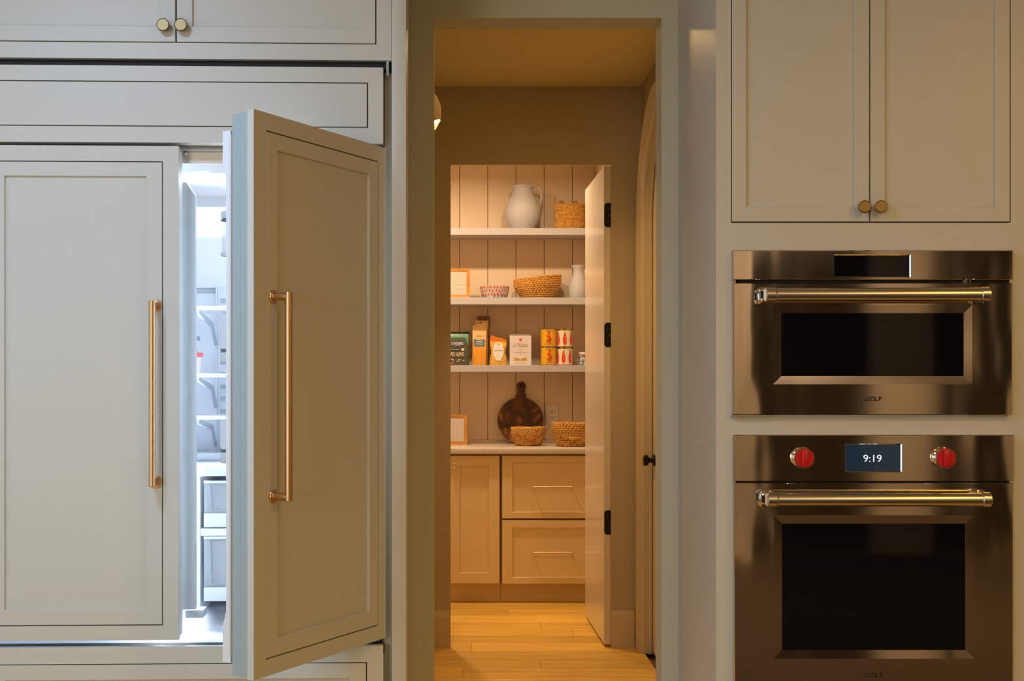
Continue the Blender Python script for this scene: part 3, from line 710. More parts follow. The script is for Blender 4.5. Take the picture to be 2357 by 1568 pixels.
YO = YR-0.022        # steel front plane
def frame_panel(mb, x0, x1, z0, z1, y, th, wx0, wx1, wz0, wz1, bev, dep):
    """steel slab with a window whose edges slope inwards"""
    B = mb.bm.verts.new
    def rect(a0, a1, b0, b1, yy): return [B((a0, yy, b0)), B((a1, yy, b0)), B((a1, yy, b1)), B((a0, yy, b1))]
    e = 0.002
    O0 = rect(x0, x1, z0, z1, y+th); O1 = rect(x0, x1, z0, z1, y+e); O = rect(x0+e, x1-e, z0+e, z1-e, y)
    I = rect(wx0-bev, wx1+bev, wz0-bev, wz1+bev, y); J = rect(wx0, wx1, wz0, wz1, y+dep); K = rect(wx0, wx1, wz0, wz1, y+th)
    for A, B2 in ((O0, O1), (O1, O), (O, I), (I, J), (J, K)):
        for i in range(4):
            j = (i+1) % 4; mb.bm.faces.new((A[i], A[j], B2[j], B2[i]))
def oven_handle(mb, x0, x1, z, yb, r=0.0175, off=0.062):
    y = yb-off
    mb.tube([(x0+.038, y, z), (x1-.026, y, z)], r, 32)
    for a, b_ in ((x0+.006, x0+.041), (x1-.026, x1)):
        mb.lathe([(r*1.0, 0), (r*1.13, 0.002), (r*1.13, (b_-a)-.003), (r*1.05, (b_-a))], (0, 0, 0), 32)
        # reorient the newest ring block along x
        vs_ = mb.bm.verts[:] if False else None
    return mb
def xcyl(mb, x0, x1, y, z, r, e=.002, n=36):
    prof = [(r-e, x0), (r, x0+e), (r, x1-e), (r-e, x1)]
    rows = [[mb.bm.verts.new((h, y+rr*math.cos(2*PI*i/n), z+rr*math.sin(2*PI*i/n))) for i in range(n)] for rr, h in prof]
    for k in range(3):
        for i in range(n): mb.bm.faces.new((rows[k][i], rows[k][(i+1) % n], rows[k+1][(i+1) % n], rows[k+1][i]))
    mb.bm.faces.new(rows[0][::-1]); mb.bm.faces.new(rows[-1])
def bar_handle(parent, pxa, pxb, pyc, yb, lab):
    off = 0.050; y = yb-off; r = 0.0178
    x0, x1 = wx(pxa, y), wx(pxb, y); z = wz(pyc, y)
    m = MB(); xcyl(m, x0+.034, x1-.022, y, z, r); h = obj('handle', m, STEELF, parent, label=lab)
    m = MB(); xcyl(m, x0+.008, x0+.034, y, z, r*1.1); obj('end_cap', m, STEELF, h)
    m = MB(); xcyl(m, x1-.024, x1, y, z, r*1.12); obj('end_cap', m, STEELF, h)
    # flared stand-off feet
    for a, s_ in ((x0, 1), (x1-.030, 1)):
        m = MB(); rows = []
        for k in range(9):
            f = k/8.0; fl = 0.006*(f**4)*1.5
            yy = y+.004+(off-.0045)*f; hh = r*(1.02+0.35*f**5); x_a = a-fl+(.004 if a == x0 else 0); x_b = a+.030+fl
            ring = []
            for i in range(20):
                t_ = 2*PI*i/20; cx_, cz_ = math.cos(t_), math.sin(t_)
                sx_ = math.copysign(abs(cx_)**0.5, cx_); sz_ = math.copysign(abs(cz_)**0.6, cz_)
                ring.append(m.bm.verts.new(((x_a+x_b)/2+(x_b-x_a)/2*sx_, yy, z+hh*sz_)))
            rows.append(ring)
        for k in range(8):
            for i in range(20): m.bm.faces.new((rows[k][i], rows[k][(i+1) % 20], rows[k+1][(i+1) % 20], rows[k+1][i]))
        m.bm.faces.new(rows[0][::-1]); m.bm.faces.new(rows[-1])
        obj('handle_foot', m, CHROME, h)
    # maker's letter on the flat left flank of the foot
    s = 0.010
    pts = [(-1, 1), (-.55, 1), (-.45, -.1), (0, .5), (.45, -.1), (.55, 1), (1, 1), (1, -1), (.6, -1), (.5, -.55), (0, -.1), (-.5, -.55), (-.6, -1), (-1, -1)]
    m = MB(); xm = x0+.0025
    m.prism([(y+.018+p*.0055, z+q*s) for p, q in pts], xm-.0022, xm+.001, 'YZ'); obj('letter_mark', m, BLACK, h, smooth=False)
    return h

LOGO = mat('logo_dark', (0.035, 0.022, 0.014), 0.4)
def logo(parent, pcx, pcy):
    wpx, hpx = 42, 9.5; cx, cz = wx(pcx, YO), wz(pcy, YO); u = hpx/F*YO/2; ww = wpx/F*YO
    m = MB(); y0 = YO-.0009; y1 = YO+.0002; th = u*.42; lw = ww/4*.80
    def bar(a, b_, c, d): m.box(cx-ww/2+a*ww, cx-ww/2+b_*ww, y0, y1, cz+c*u, cz+d*u)
    # W
    bar(0, .05, -1, 1); bar(.26, .31, -1, 1); bar(.10, .15, -.35, .75); bar(.17, .22, -.35, 1.1); bar(.03, .28, -1, -.45)
    # O
    bar(.36, .41, -1, 1); bar(.53, .58, -1, 1); bar(.36, .58, .55, 1); bar(.36, .58, -1, -.55)
    # L
    bar(.62, .67, -1, 1); bar(.62, .79, -1, -.5)
    # F
    bar(.83, .88, -1, 1); bar(.83, 1.0, .5, 1); bar(.83, .98, -.2, .2)
    obj('logo', m, LOGO, parent, smooth=False)

# upper oven
t = thing('speed_oven', 'wide low steel oven with a black touch display, mounted above the other oven', 'oven', ((ox0+ox1)/2, YO, rz_(956)), 'steel wall ovens')
m = MB(); m.box(rx_(1700), rx_(2318), YR-.004, YR+.50, rz_(948), rz_(590)); obj('body', m, BLACK, t)
m = MB()
wz0, wz1 = wz(636.5, YO), wz(588, YO); wx0, wx1 = wx(1921, YO), wx(2094, YO)
frame_panel(m, wx(1686.5, YO), wx(2332, YO), wz(644, YO), wz(576, YO), YO, .0215, wx0, wx1, wz0, wz1, .003, .003)
cp = obj('control_panel', m, STEEL, t, smooth=False)
m = MB(); m.box(wx0+.0004, wx1-.0004, YO+.0030, YO+.006, wz0+.0004, wz1-.0004); obj('display', m, GLASSB, cp)
m = MB(); m.box(wx(2217, YO), wx(2228, YO), YO+.004, YO+.02, wz(651.5, YO), wz(645, YO)); m.box(wx(2232, YO), wx(2236, YO), YO+.004, YO+.02, wz(651.5, YO), wz(645, YO)); obj('latch', m, CHROME, t)
m = MB(); wx0, wx1, wz0, wz1 = wx(1798.5, YO), wx(2219, YO), wz(866, YO), wz(721, YO)
frame_panel(m, wx(1687.5, YO), wx(2330.5, YO), wz(955, YO), wz(651.5, YO), YO, .0215, wx0, wx1, wz0, wz1, .022, .0020)
dr = obj('door', m, STEEL, t, smooth=False)
m = MB(); m.box(wx0+.0006, wx1-.0006, YO+.0012, YO+.016, wz0+.0006, wz1-.0006); obj('window', m, GLASSB, dr)
m = MB(); m.box(wx1-.0016, wx1, YO+.0002, YO+.0012, wz0, wz1); obj('window_trim', m, CHROME, dr)
bar_handle(dr, 1755, 2277, 678, YO, 'thick tubular steel handle')
logo(dr, 2009, 918)
m = MB(); m.box(wx(1685, YO), wx(1775, YO), YO+.006, YO+.020, wz(959.5, YO), wz(955.3, YO)); obj('bottom_clip', m, STEELF, t)
m = MB(); m.box(wx(2233, YO), wx(2322, YO), YO+.006, YO+.020, wz(957.5, YO), wz(955.3, YO)); obj('bottom_clip', m, STEELF, t)

# lower oven
t = thing('wall_oven', 'large steel oven with red knobs and a lit clock, mounted below', 'oven', ((ox0+ox1)/2, YO, rz_(1617)), 'steel wall ovens')
m = MB(); m.box(rx_(1700), rx_(2318), YR-.004, YR+.55, rz_(1612), rz_(1014)); obj('body', m, BLACK, t)
m = MB(); wz0, wz1 = wz(1085, YO), wz(1024, YO); wx0, wx1 = wx(1947.5, YO), wx(2073.5, YO)
frame_panel(m, wx(1689, YO), wx(2334, YO), wz(1108, YO), wz(1001.5, YO), YO, .0215, wx0, wx1, wz0, wz1, .003, .003)
cp = obj('control_panel', m, STEEL, t, smooth=False)
m = MB(); m.box(wx0+.0004, wx1-.0004, YO+.0030, YO+.006, wz0+.0004, wz1-.0004)
ds = obj('display', m, mat('lit_display', (0.004, 0.008, 0.012), 0.1, emis=((0.02, 0.045, 0.075), 0.42)), cp)
text('clock_digits', '9:19', wx(2009, YO), wz(1055.5, YO), YO+.0029, 42/F*YO, 16.5/F*YO, mat('lit_digits', (0.6, 0.6, 0.6), 0.5, emis=((0.80, 0.90, 1.0), 0.75)), cp)
for kx in (1852, 2178):
    yk = YO-.022; x, z = wx(kx, yk), wz(1055, yk); r = 0.0268
    m = MB(); m.lathe([(r*1.06, 0), (r*1.04, .003), (r*.96, .006), (r*.94, .012), (r, .016), (r, .0235), (r*.965, .0235), (r*.965, .0205), (0.0005, .0205)], (x, YO, z), 48, 'Y'); kn = obj('knob', m, CHROME, t)
    m = MB(); m.lathe([(r*.955, .019), (r*.955, .0222), (r*.94, .0230), (0.0005, .0230)], (x, YO, z), 48, 'Y')
    m.box(x-.0085, x+.0085, YO-.031, YO-.022, z-r*.83, z+r*.83, .002); obj('red_cap', m, RED, kn)
m = MB(); wx0, wx1, wz0, wz1 = wx(1800.5, YO), wx(2223.5, YO), wz(1497, YO), wz(1206, YO)
frame_panel(m, wx(1690, YO), wx(2332.5, YO), wz(1617, YO), wz(1112, YO), YO, .0215, wx0, wx1, wz0, wz1, .023, .0020)
dr = obj('door', m, STEEL, t, smooth=False)
m = MB(); m.box(wx0+.0006, wx1-.0006, YO+.0012, YO+.016, wz0+.0006, wz1-.0006); obj('window', m, GLASSB, dr)
m = MB(); m.box(wx1-.0016, wx1, YO+.0002, YO+.0012, wz0, wz1); obj('window_trim', m, CHROME, dr)
bar_handle(dr, 1758, 2279, 1150.5, YO, 'thick tubular steel handle')
logo(dr, 2012, 1554)

# ------------------------------------------------------------------ pantry furniture
YF = 7.72
def drawer_pull(parent, pxa, pxb, py, yfr):
    y = yfr-.032; x0, x1, z = wx(pxa, y), wx(pxb, y), wz(py, y)
    m = MB(); m.tube([(x0+.022, y, z), (x1-.022, y, z)], .0052, 12); m.tube([(x0, y, z), (x1, y, z)], .0036, 10)
    for x in (x0+.004, x1-.004): m.tube([(x, yfr+.001, z), (x, y, z)], .0042, 10); m.sphere((x, y, z), .0062, u=12, v=8)
    for x in (x0+.022, x1-.022): m.tube([(x-.003, y, z), (x+.003, y, z)], .0062, 12)
    return obj('handle', m, mat('champagne_bronze', (0.80, 0.62, 0.42), 0.42, 1.0), parent)
dx0, dx1 = wx(1033, YF), wx(1149.5, YF); ex0, ex1 = wx(1156, YF), wx(1388, YF)
t = thing('base_cabinet', 'narrow base cabinet with one door and a round knob at the left of the pantry', 'cabinet', ((dx0+dx1)/2, YF+.3, 0))
m = MB(); m.box(dx0-.004, (dx1+ex0)/2-.001, YF+.02, YP-.017, .115, .885); obj('body', m, mat('pantry_carcass', (0.30, 0.20, 0.09), 0.7), t)
m = MB(); m.box(dx0-.004, (dx1+ex0)/2-.001, YF+.085, YP-.02, 0.0, .114); obj('toe_kick', m, PAINT_W, t)
m = MB(); m.shaker(dx0, dx1, wz(1343.5, YF), wz(1049, YF), YF, .019, wx(1057.5, YF)-dx0, .009); d = obj('door', m, PAINT_W, t)
m = MB(); knob_y(m, wx(1045, YF-.02), YF-.0005, wz(1072, YF-.02), .0155, .026); obj('knob', m, mat('champagne_bronze', (0, 0, 0)), d)
# more of the same run, hidden behind the jamb to the left
t2 = thing('drawer_cabinet', 'base cabinet with two stacked drawers and slim bronze pulls', 'cabinet', ((ex0+ex1)/2, YF+.3, 0))
m = MB(); m.box((dx1+ex0)/2+.001, .8425, YF+.02, YP-.017, .115, .885); obj('body', m, mat('pantry_carcass', (0, 0, 0)), t2)
m = MB(); m.box((dx1+ex0)/2+.001, .8425, YF+.085, YP-.02, 0.0, .114); obj('toe_kick', m, PAINT_W, t2)
for (ya, yb_, py, ra, rb) in ((1049, 1193.5, 1121.5, 1064, 1179), (1198.5, 1344, 1273, 1215, 1329.5)):
    z1, z0 = wz(ya, YF), wz(yb_, YF)
    m = MB(); m.shaker(ex0, ex1, z0, z1, YF, .019, wx(1179, YF)-ex0, .009, bot=wz(rb, YF)-z0, top=z1-wz(ra, YF)); d = obj('drawer', m, PAINT_W, t2)
    drawer_pull(d, 1226, 1318, py, YF+.009)
ZT = CH-(1033-VY)/F*7.695
m = MB(); m.box(-.899, .842, 7.695, YP-.017, ZT-.034, ZT, .002)
o = obj('countertop', m, QUARTZ); tag(o, 'pale quartz countertop with brown veins over the pantry base cabinets', 'countertop')
m = MB(); m.box(-.899, .842, YP-.026, YP-.0165, ZT+.0005, ZT+.018, .002); o = struct('trim_3', m, BOARD)
YS = 8.12
for (ya, yb_, lab) in ((525, 541, 'top white pantry shelf, carrying the big jug and the tall basket'), (685, 701, 'middle white pantry shelf, carrying the spotted bowl and wide basket'), (841, 856.5, 'lowest white pantry shelf, carrying cans and pasta packs')):
    m = MB(); m.box(-.899, .842, YS, YP-.0165, wz(yb_, YS), wz(ya, YS), .0015, 1)
    o = obj('wall_shelf', m, SHELF); tag(o, lab, 'shelf', 'pantry wall shelves')
Z1, Z2, Z3 = wz(525, YS)+.0005, wz(685, YS)+.0005, wz(841, YS)+.0005

# pendant lamp in the hall, its globe under an opaque dome
pc = Vector((wx(951, 5.4), 5.4, wz(258, 5.4))); pr = 0.118
t = thing('pendant_lamp', 'round hall pendant lamp half hidden behind the left edge of the opening', 'lamp', (pc.x, pc.y, pc.z-.11))
XF[0] = Matrix.Translation(pc) @ Matrix.Rotation(math.radians(-34), 4, 'Y')
m = MB(); prof = [(pr*math.sin(a), pr*math.cos(a)) for a in [math.radians(4+i*9.1) for i in range(16)]]
prof2 = [(r*.97, h*.97) for r, h in prof[::-1]]
m.lathe(prof+prof2, (0, 0, 0), 40); obj('shade', m, mat('shade_taupe', (0.42, 0.32, 0.20), 0.6), t)
m = MB(); prof = [(pr*.985*math.sin(a), pr*.985*math.cos(a)) for a in [math.radians(146+i*2.3) for i in range(15)]]
m.lathe(prof, (0, 0, 0), 40); obj('globe', m, mat('opal_glass', (0.10, 0.08, 0.05), 0.4, emis=((1.0, 0.60, 0.28), 0.30), alpha=0.45), t)
XF[0] = Matrix.Identity(4)
m = MB(); m.cyl((pc.x, pc.y, pc.z+pr-.004), (pc.x, pc.y, ZC-.02), .006, n=12); m.cyl((pc.x, pc.y, ZC-.02), (pc.x, pc.y, ZC-.001), .06, n=28); obj('stem', m, BLACKM, t)
light('pendant_bulb', 'POINT', (pc.x, pc.y, pc.z-.015), 105.0, (1.0, 0.57, 0.20), 0.03)

# ------------------------------------------------------------------ objects on the shelves
# big jug
Yj = 8.262; jc = wx(1203.5, Yj); k = Yj/F
prof = [(0.001, .006), (24*k, 0), (25*k, .004), (31*k, 12*k), (36.5*k, 22*k), (39.3*k, 31*k), (40.5*k, 41*k), (39.8*k, 51*k), (37*k, 61*k), (32.5*k, 71*k), (27.5*k, 80*k), (24*k, 88*k), (23*k, 93*k), (23.5*k, 97*k), (25.3*k, 99*k), (25.3*k, 102*k), (24*k, 103*k), (22*k, 102*k), (21*k, 96*k), (21.5*k, 88*k), (25*k, 78*k), (20*k, 60*k), (.001, 55*k)]
t = thing('jug', 'large white ceramic one-handled jug on the top shelf', 'jug', (jc, Yj, Z1))
m = MB(); m.lathe(prof, (jc, Yj, Z1), 56); obj('body', m, CERAM, t)
m = MB(); pts = []
for (dx_, dy_) in ((22, 99), (28, 100.5), (34, 99), (39, 94), (42, 86), (42.5, 76), (41, 66), (38.5, 57), (37, 52)): pts.append((jc+dx_*k, Yj-.01, Z1+dy_*k))
m.tube(pts, [.0065, .0065, .0066, .0068, .0068, .0068, .0066, .006, .005], 12); obj('handle', m, CERAM, t)

def woven(mb, c, prof, n=72, rt=0.005, amp=0.0022, twist=26, sy=1.0, tilt=0.0, gaps=None):
    """basket wall as stacked ropes; every other row is out of phase"""
    for k_, (r, h) in enumerate(prof):
        pts = []; rad = []
        for i in range(n):
            a = 2*PI*i/n; ph = PI*(k_ % 2)
            rr = r+amp*math.sin(a*twist/2*2+ph)
            pts.append((c[0]+rr*math.cos(a), c[1]+rr*math.sin(a)*sy, c[2]+h+random.uniform(-.0006, .0006)+tilt*rr*math.cos(a)*(h/prof[-1][1])))
            rad.append(rt*(1+.18*math.sin(a*twist+ph)))
        mb.tube(pts, rad, 6, closed=True)
# tall basket with four loop handles
Yb = 8.255; bc = wx(1313, Yb); k = Yb/F
t = thing('basket', 'tall cylindrical seagrass basket with upright loop handles beside the jug', 'basket', (bc, Yb, Z1))
m = MB(); R = 36*k; H = 54*k; rows_ = 17
woven(m, (bc, Yb, Z1+.006), [(R*(0.985+.015*math.sin(i)), H*i/rows_) for i in range(rows_+1)], n=420, rt=.0052, amp=.0020, twist=60)
obj('weave', m, WICKER, t)
m = MB(); m.lathe([(.001, .001), (R*.97, .001), (R*.97, H*.96), (R*.93, H*.96), (R*.93, .01), (.001, .01)], (bc, Yb, Z1), 40); obj('wall', m, WICKERD, t)
for a, hh_ in ((182, .082), (118, .070), (68, .070), (-2, .082)):
    a = math.radians(a); cx_, cy_ = bc+R*1.0*math.cos(a), Yb+R*1.0*math.sin(a); tx, ty = -math.sin(a), math.cos(a); pts = []
    for i in range(13):
        f = PI*i/12; pts.append((cx_+tx*.020*math.cos(f)+math.cos(a)*.004, cy_+ty*.020*math.cos(f)+math.sin(a)*.004, Z1+H*.84+(hh_*math.sin(f)**.7 if i not in (0, 12) else 0)+(.004)))
    m = MB(); m.tube(pts, .0052, 8); obj('handle', m, WICKER, t)

# oak boxes with perforated front
def perf_box(lab, pxr, pyt, pyb, Y, wpx, rot, fr):
    z1, z0 = wz(pyt, Y), wz(pyb, Y); x1 = wx(pxr, Y); x0 = x1-wpx/F*Y; dep = .055
    if 'counter' in lab: z0 = ZT+.0005
    else: z0 = Z2
    t = thing('speaker_box', lab, 'box', ((x0+x1)/2, Y+dep/2, z0), 'oak boxes with perforated fronts')
    XF[0] = Matrix.Translation((x1, Y, 0)) @ Matrix.Rotation(rot, 4, 'Z')
    Wd_ = x1-x0; fw = fr/F*Y
    m = MB(); B = m.bm.verts.new
    def rect(a0, a1, b0, b1, yy): return [B((a0, yy, b0)), B((a1, yy, b0)), B((a1, yy, b1)), B((a0, yy, b1))]
    O = rect(-Wd_, 0, z0, z1, 0); I = rect(-Wd_+fw, -fw, z0+fw*.9, z1-fw*.9, .004); K = rect(-Wd_+fw, -fw, z0+fw*.9, z1-fw*.9, .009); Bk = rect(-Wd_, 0, z0, z1, dep)
    for A, C_ in ((Bk, O), (O, I), (I, K)):
        for i in range(4): j = (i+1) % 4; m.bm.faces.new((A[i], A[j], C_[j], C_[i]))
    m.bm.faces.new(Bk[::-1])
    obj('frame', m, WOODF, t, smooth=False)
    m = MB(); m.box(-Wd_+fw+.0005, -fw-.0005, .0065, .010, z0+fw*.9+.0005, z1-fw*.9-.0005); obj('grille', m, PERF, t, smooth=False)
    XF[0] = Matrix.Identity(4)
perf_box('honey oak box with a white perforated front, left on the middle shelf', 1082, 618, 684.5, 8.16, 68, math.radians(2), 7.5)
perf_box('honey oak box with a white perforated front, left on the countertop', 1076, 955, 1024, 8.17, 66, math.radians(-4), 7.5)

# cylinder decal patches
def patch(mb, c, r, ang0, pts, off=.0009, taper=None):
    """pts (s, z) in metres around the middle; wrapped on the cylinder facing the viewer (angle 0 = towards -y)"""
    def P_(s_, z_):
        rr = (taper(z_) if taper else r)+off; a = ang0+s_/r
        return mb.bm.verts.new((c[0]+rr*math.sin(a), c[1]-rr*math.cos(a), c[2]+z_))
    cx_ = sum(p[0] for p in pts)/len(pts); cz_ = sum(p[1] for p in pts)/len(pts)
    vc = P_(cx_, cz_); V = [P_(*p) for p in pts]
    for i in range(len(V)): mb.bm.faces.new((vc, V[i], V[(i+1) % len(V)]))
def ell(cx_, cz_, a, b_, n=12, rot=0, pw=1.0):
    out = []
    for i in range(n):
        t_ = 2*PI*i/n; x, z = a*math.cos(t_), b_*math.sin(t_)
        out.append((cx_+x*math.cos(rot)-z*math.sin(rot), cz_+x*math.sin(rot)+z*math.cos(rot)))
    return out
# spotted bowl
Yw = 8.225; wc = wx(1138.5, Yw); k = Yw/F; rt_, rb_, hb = 34.5*k, 29*k, 27*k
t = thing('bowl', 'small white bowl with red and black painted spots on the middle shelf', 'bowl', (wc, Yw, Z2))
m = MB(); m.lathe([(.001, .001), (rb_*.9, 0), (rb_, .003), (rt_*.97, hb*.75), (rt_, hb), (rt_*.96, hb), (rb_*.93, .008), (.001, .008)], (wc, Yw, Z2), 56); obj('body', m, CERAM, t)
tp_ = lambda z_: rb_+(rt_-rb_)*z_/hb
rs = random.Random(3)
for row in range(3):
    for i in range(13):
        a = -1.45+i*.235+(.11 if row % 2 else 0)+rs.uniform(-.03, .03); z_ = hb*(.86-.28*row)+rs.uniform(-.003, .003)
        m = MB(); patch(m, (wc, Yw, Z2), rt_, a, ell(0, z_, .0062, .0088, 10, rs.uniform(-.5, .1)), taper=tp_); obj('red_spot', m, mat('red_glaze', (0.62, 0.10, 0.03), 0.4), t)
for i in range(9):
    if i in (3,): continue
    a = -1.3+i*.31+rs.uniform(-.05, .05); m = MB(); patch(m, (wc, Yw, Z2), rt_, a, ell(0, .0115, .0042, .0100, 10), taper=tp_, off=.0013); obj('black_spot', m, mat('black_glaze', (0.03, 0.03, 0.025), 0.4), t)
# wide low basket
Yq = 8.262; qc = wx(1237, Yq); k = Yq/F
t = thing('basket', 'wide tilted-rim seagrass bowl basket in the middle of the shelf', 'basket', (qc, Yq, Z2))
m = MB(); woven(m, (qc, Yq, Z2+.006), [((34+18*math.sin(min(1, i/8)*PI/2))*k, 45*k*i/10) for i in range(11)], n=340, rt=.0076, amp=.0022, twist=44, sy=.78, tilt=.11)
obj('weave', m, WICKER, t)
m = MB(); m.lathe([(.001, .002), (33*k, .002), (46*k, 24*k), (49.5*k, 40*k), (47*k, 40*k), (42*k, 22*k), (.001, .012)], (qc, Yq, Z2), 40, sy=.78); obj('wall', m, WICKERD, t)
# small pitcher
Yv = 8.26; vc_ = wx(1331.5, Yv); k = Yv/F
t = thing('pitcher', 'small white ceramic pitcher at the right end of the middle shelf', 'pitcher', (vc_, Yv, Z2))
m = MB(); m.lathe([(.001, .003), (17*k, 0), (19*k, .003), (22*k, 8*k), (23.3*k, 18*k), (22*k, 30*k), (19*k, 42*k), (14*k, 54*k), (12*k, 62*k), (12.5*k, 69*k), (15.5*k, 75*k), (15.7*k, 77*k), (14.5*k, 77*k), (11*k, 68*k), (10.5*k, 60*k), (.001, 50*k)], (vc_, Yv, Z2), 48); obj('body', m, CERAM, t)
m = MB(); m.tube([(vc_+dx_*k, Yv, Z2+dy_*k) for dx_, dy_ in ((13, 71), (19, 71), (24, 66), (26, 57), (25, 48), (21, 40))], .005, 10); obj('handle', m, CERAM, t)

# rice bag
def pouch(name, c, w_, h_, dep, mtl, t, prof=None, top=.06, n=14, seal=.0015):
    """soft bag: full at the bottom, flat at the top; local x right, y back"""
    m = MB(); rows = []
    NZ = 16
    for kz in range(NZ+1):
        f = kz/NZ; z = c[2]+h_*f
        ww = w_*(prof(f) if prof else 1.0); dd = max(seal, dep*(1-f**2.2)**.8*(0.80+.2*min(1, f*6)))
        ring = []
        for i in range(24):
            a = 2*PI*i/24; cx_, sy_ = math.cos(a), math.sin(a)
            ring.append(m.bm.verts.new((c[0]+ww/2*math.copysign(abs(cx_)**.55, cx_), c[1]+dd/2*math.copysign(abs(sy_)**.8, sy_), z)))
        rows.append(ring)
    for a_, b_ in zip(rows, rows[1:]):
        for i in range(24): m.bm.faces.new((a_[i], a_[(i+1) % 24], b_[(i+1) % 24], b_[i]))
    m.bm.faces.new(rows[0][::-1]); m.bm.faces.new(rows[-1])
    return obj(name, m, mtl, t)
Yr = 8.225; k = Yr/F; rc = wx(1051, Yr)
t = thing('rice_bag', 'dark green stand-up bag of wild rice at the left of the lowest shelf', 'bag', (rc, Yr, Z3))
BAGG = mat('bag_green', (0.055, 0.062, 0.045), 0.32, var=((9, 9, 9), (0.10, 0.11, 0.08), .4, .7))
pouch('pouch', (rc, Yr, Z3), 58*k, 74*k, .075, BAGG, t)
def bag_front(f, dep=.075): return Yr-dep/2*(1-f**2.2)**.8*(0.80+.2*min(1, f*6))-.0012
m = MB(); m.box(rc-30*k, rc+30*k, Yr-.0025, Yr+.0025, Z3+72*k, Z3+77.5*k); obj('top_seal', m, mat('bag_black', (0.01, 0.008, 0.012), 0.4), t)
GREENB = mat('bag_band', (0.05, 0.24, 0.11), 0.3)
m = MB()
def quad_front(mb, pts):       # flat print hung on the bag front, following its slope
    V = [mb.bm.verts.new((rc+a*k, bag_front(b_/74.0)-.0006, Z3+b_*k)) for a, b_ in pts]
    mb.bm.faces.new(V)
for (za_, zb__) in ((66, 69), (63, 66), (69, 72)): quad_front(m, [(-27, za_), (27, za_), (27.5, zb__), (-27.5, zb__)])
for (za_, zb__, xl) in ((60, 63, 20), (56, 60, 22), (52, 56, 23.5), (47, 52, 25)): quad_front(m, [(xl, za_), (27.5, za_), (27.5, zb__), (xl-1.5, zb__)])
obj('green_band', m, GREENB, t)
CREAM = mat('print_cream', (0.72, 0.60, 0.45), 0.5); NAVY = mat('print_navy', (0.02, 0.035, 0.08), 0.4); WHITEI = mat('print_white', (0.68, 0.66, 0.68), 0.5)
def on_bag(off):
    def f_(v): f = (v.z-Z3)/(74*k); return Vector((v.x, bag_front(max(0, min(.99, f)))-off+(v.y-Yr), v.z))
    return f_
m = MB(); pts = ell(3, 49, 14.5, 6.5, 20)
V = [m.bm.verts.new((rc+a*k, bag_front(b_/74.0)-.0015, Z3+b_*k)) for a, b_ in pts]; m.bm.faces.new(V); obj('badge', m, NAVY, t)
text('bag_lettering', 'LUNDBERG', rc+2*k, Z3+50*k, Yr, 27*k, 6.2*k, WHITEI, t, xf=on_bag(.0022), bold=.02)
text('bag_lettering', 'FAMILY FARMS', rc+2.5*k, Z3+44.5*k, Yr, 15*k, 1.7*k, WHITEI, t, xf=on_bag(.0022))
m = MB(); V = [m.bm.verts.new((rc+a*k, bag_front(b_/74.0)-.0012, Z3+b_*k)) for a, b_ in ((-16, 34), (9, 34), (9, 38.5), (-16, 38.5))]; m.bm.faces.new(V)
obj('print_bar', m, mat('bag_black', (0, 0, 0)), t)
text('bag_lettering', 'SUSTAINABLE', rc-3*k, Z3+36.3*k, Yr, 20*k, 2.4*k, WHITEI, t, xf=on_bag(.0020))
m = MB(); V = [m.bm.verts.new((rc+a*k, bag_front(b_/74.0)-.0012, Z3+b_*k)) for a, b_ in ((11, 33.5), (17.5, 33.5), (17.5, 39), (11, 39))]; m.bm.faces.new(V); obj('print_seal', m, CREAM, t)
text('bag_lettering', 'WILD BLEND', rc-.5*k, Z3+25*k, Yr, 35*k, 9.5*k, CREAM, t, xf=on_bag(.0018), bold=.03)
m = MB(); rg = random.Random(5)
for i in range(26):
    a = rg.uniform(-19, 18); b_ = rg.uniform(2, 14)
    if a > -6 and b_ < 8: continue
    pts = ell(a, b_, 2.0, 1.2, 8, rg.uniform(0, 3)); V = [m.bm.verts.new((rc+p*k, bag_front(max(.01, q/74.0))-.0012-i*.00003, Z3+max(.5, q)*k)) for p, q in pts]; m.bm.faces.new(V)
obj('grain_print', m, mat('print_grain', (0.70, 0.42, 0.20), 0.6), t)

# tall pasta packs, one behind the other
def pack(lab, px0, px1, pyt, Y, rot, mtl, dep=.026, lean=0.0, front=False):
    x0, x1 = wx(px0, Y), wx(px1, Y); z1 = wz(pyt, Y)
    t = thing('pasta_pack', lab, 'pack', ((x0+x1)/2, Y, Z3), 'tall pasta packs')
    XF[0] = Matrix.Translation((x0, Y, Z3)) @ Matrix.Rotation(rot, 4, 'Y') @ Matrix.Rotation(lean, 4, 'X')
    w_, h_ = x1-x0, z1-Z3
    return t, w_, h_
KR = mat('kraft_cream', (0.78, 0.52, 0.24), 0.5); YEL = mat('pasta_window', (0.80, 0.40, 0.05), 0.3, var=((400, 400, 4), (0.62, 0.26, 0.02), .45, .6)); BROWN = mat('kraft_brown', (0.20, 0.085, 0.015), 0.6)
Yk_ = 8.30
t, w_, h_ = pack('dark brown paper pasta pack, rearmost and tallest of three', 1096.5, 1124.5, 727.5, 8.33, math.radians(1.5), BROWN)
m = MB(); m.box(0, w_, 0, .026, 0, h_, .003); obj('pouch', m, BROWN, t)
t, w_, h_ = pack('cream and amber pasta pack standing between the brown and front packs', 1091, 1122.5, 737.5, 8.285, math.radians(1.0), YEL)
m = MB(); m.box(0, w_, 0, .026, 0, h_*.80, .003); obj('pouch', m, YEL, t)
m = MB(); m.box(0, w_, 0.001, .025, h_*.80+.0003, h_, .002); s_ = obj('paper_top', m, KR, t)
m = MB(); m.prism([(w_*.36, h_*.93), (w_*.55, h_*.93), (w_*.455, h_*.965)], -.0008, .001, 'XZ'); obj('print_mark', m, mat('print_brown', (0.14, 0.05, 0.02), 0.5), t)
